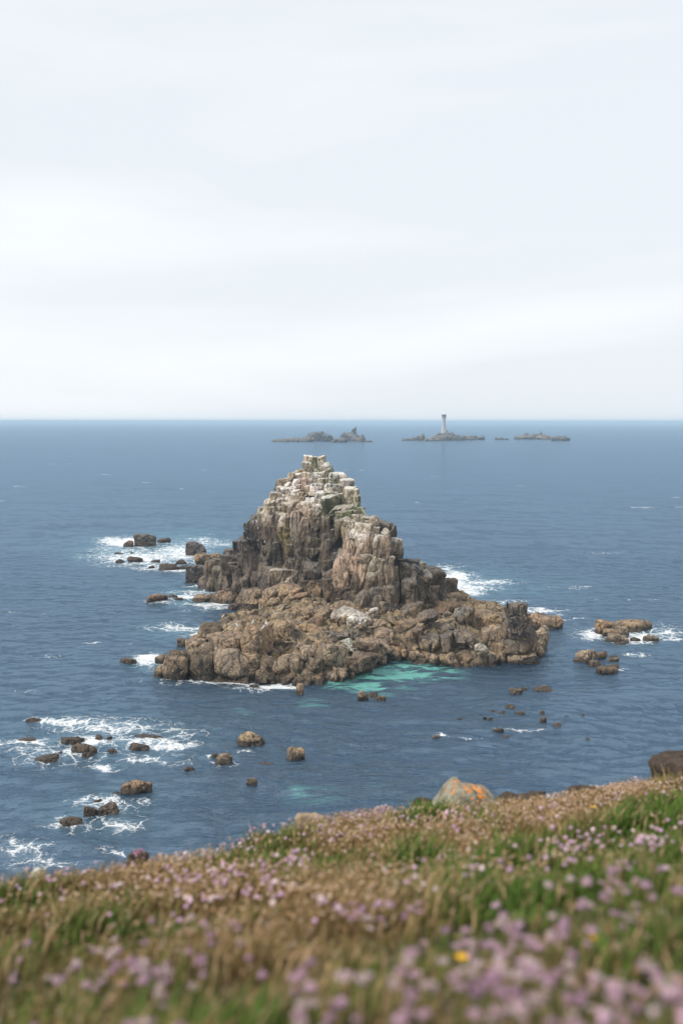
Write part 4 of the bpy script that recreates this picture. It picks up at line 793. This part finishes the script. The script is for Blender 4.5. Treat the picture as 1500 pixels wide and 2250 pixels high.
def _peat():
    m = PEAT; n1 = m.noise(6, 5, .7); n2 = m.noise(30, 4, .7); nm = m.n('ShaderNodeSeparateXYZ'); m.l(m.geo.outputs['Normal'], nm.inputs[0])
    c = m.mix(m.ramp(n1, .35, .65), (.022, .016, .012), (.085, .058, .042)); c = m.mix(m.ramp(n2, .45, .75), c, (.13, .095, .06))
    c = m.mix(m.ramp(m.math('ADD', nm.outputs[2], m.math('MULTIPLY', n1, .6)), 1.34, 1.5), c, (.08, .10, .03)); m.l(c, m.b.inputs['Base Color']); m.b.inputs['Roughness'].default_value = 1
    m.l(m.bump(n2, 1, .05), m.b.inputs['Normal'])
_peat()
brow_rock('lichen_boulder', 910, 1722, 1120, 1835, 11.2, LICH.m, 'grey boulder capped with bright orange lichen on the brow', 'boulder', p=6, cuts=7)
brow_rock('peat_bank', 1424, 1664, 1640, 1722, 12.6, PEAT.m, 'dark overhanging peat bank with a grassy top at the right edge', 'peat bank', p=9)
brow_rock('dark_stone', 1474, 1702, 1530, 1745, 11.0, PEAT.m, 'small dark brown stone below the peat bank at the right edge', 'stone', p=4)
brow_rock('peat_ledge', 1080, 1750, 1215, 1800, 12.6, PEAT.m, 'dark crumbling peat ledge just right of the lichen boulder', 'peat bank', p=5)
brow_rock('peat_ledge', 1240, 1730, 1345, 1750, 12.6, PEAT.m, 'low dark peat ledge between the lichen boulder and the peat bank', 'peat bank', p=5)
brow_rock('peat_ledge', 910, 1758, 975, 1775, 12.4, PEAT.m, 'mossy brown clod left of the lichen boulder', 'peat bank', p=4)
brow_rock('brow_stone', 655, 1786, 720, 1828, 12.6, ROCK, 'brown broken stone poking out of the brow left of centre', 'stone', p=7, key='b', seg=.05)
brow_rock('white_stone', 64, 1912, 92, 1935, 8.6, ROCK, 'small white stone on the brow at far left', 'stone', p=4, key='w', seg=.03)
brow_rock('peat_hollow', -40, 1972, 100, 2030, 6.2, PEAT.m, 'dark bare peat hump in the turf at left edge', 'peat bank', p=3.5)
tc_ = brow_rock('thrift_cushion', 283, 1872, 332, 1905, 9.3, PEAT.m, 'dark rounded thrift cushion with pink flowers on the left brow', 'plant', p=3)
_rs = np.random.default_rng(77); _hm = head_mesh('flower_head', _rs, .014, (.56, .33, .42), (0, 0, 0), .1)
for k in range(26):
    q = obj('flower_head', _hm, tc_); a = _rs.uniform(0, 6.28); d = _rs.uniform(0, .085); q.location = (math.cos(a) * d, math.sin(a) * d, .235 - d * .5 + _rs.uniform(-.01, .03))

# ================================================================== seabirds (placed where the rock is)
bpy.context.view_layer.update(); DG = bpy.context.evaluated_depsgraph_get()
def bird_mesh(name, back, belly, s):
    prof = [(0, -.50), (.05, -.46), (.10, -.30), (.145, -.08), (.15, .10), (.115, .26), (.085, .34), (.095, .42), (.085, .50), (.03, .56), (.012, .64), (0, .66)]
    V, F = lathe(prof, 8); V = V * s
    ang = R(38); V = np.stack([V[:, 0], V[:, 1] * math.cos(ang) - V[:, 2] * math.sin(ang), V[:, 1] * math.sin(ang) + V[:, 2] * math.cos(ang)], -1)
    V[:, 2] -= V[:, 2].min(); C = np.ones((len(V), 4)); bl = np.arange(len(V)) % 8; C[:, :3] = np.where(((bl > 4))[:, None], belly, back); return make_mesh(name, V, F, PETAL, True, {'tint': C})
GULL = bird_mesh('gull', (.55, .57, .6), (.85, .85, .85), .62); GUIL = bird_mesh('guillemot', (.025, .022, .022), (.75, .75, .74), .55); CORM = bird_mesh('cormorant', (.012, .012, .013), (.012, .012, .013), .95)
def bird(c, x, y, me, name, label, group=None):
    u, v = px(c, x, y); d = Vector(ray(u, v)).normalized(); ok, loc, nrm, i, ob, mx = SC.ray_cast(DG, Vector((0, 0, EYE)) + d * 60, d, distance=400)
    if not ok or ob.name.startswith('sea'): return
    o = obj(name, me, None, label, 'bird', group); o.location = loc - Vector((0, 0, .03)); o.rotation_euler = (0, 0, random.uniform(0, 6.3))
for (x, y) in [(915,412),(930,405),(945,412),(962,405),(978,410),(995,404),(1010,412),(1028,408),(655,492),(672,488),(690,486),(708,488),(728,486),(745,489),(762,486),(865,496),(880,490),(898,494),(915,488),(932,492),(950,488),(968,494),(985,500),(1005,500),(1030,512),(860,512)]:
    bird('1', x, y, GUIL, 'guillemot', 'small dark guillemot in the packed rows on the summit ledges', 'guillemots on the summit ledges')
for (c, x, y, lab) in [('1',706,285,'white gull standing between the summit pinnacles'),('1',180,600,'white gull on the left shoulder column top'),('1',240,600,'white gull on the second column top of the left shoulder'),('1',985,350,'white gull on the flat white slab right of the pinnacles'),('1',1085,352,'white gull at the right end of the flat white slab'),('1',625,690,'white gull in the cleft below the summit'),
                       ('2',525,365,'white gull on the dark left flank, upper one'),('2',548,452,'white gull on the dark left flank, lower one'),('2',640,640,'white gull on a ledge low on the left flank'),('A',848,92,'white gull on the far left top of the platform'),('A',1010,186,'gull resting left of centre on the platform'),('A',1178,152,'upright white gull on the platform below the inlet'),('A',1292,210,'small white gull near the block edge on the platform'),('A',1330,168,'gull sitting on the flat platform slab right of the upright one')]:
    bird(c, x, y, GULL, 'gull', lab, 'gulls on the rock')
bird('D', 670, 122, CORM, 'cormorant', 'black cormorant standing on the head-shaped knob')

# ================================================================== sea haze
hz = bpy.data.materials.new('sea_haze'); hz.use_nodes = True; t = hz.node_tree; t.nodes.clear(); ho = t.nodes.new('ShaderNodeOutputMaterial'); hv = t.nodes.new('ShaderNodeVolumePrincipled')
hv.inputs['Color'].default_value = (.58, .80, 1.0, 1); hv.inputs['Density'].default_value = 0.00018; hv.inputs['Anisotropy'].default_value = 0.0; t.links.new(hv.outputs[0], ho.inputs['Volume'])
V, F = box_grid(1, 1, 1); V = V * np.array([45000, 22000, 22]) + np.array([0, 21000, 17]); V[:, 2] = np.where(V[:, 2] > 0, 40.5, -5)
obj('haze', make_mesh('haze', V, F, hz), None, 'thin pale sea haze over the water', 'haze', kind='stuff')
#print('TRIS', sum(len(o.data.loops) - 2 * len(o.data.polygons) for o in SC.objects if o.type == 'MESH'))
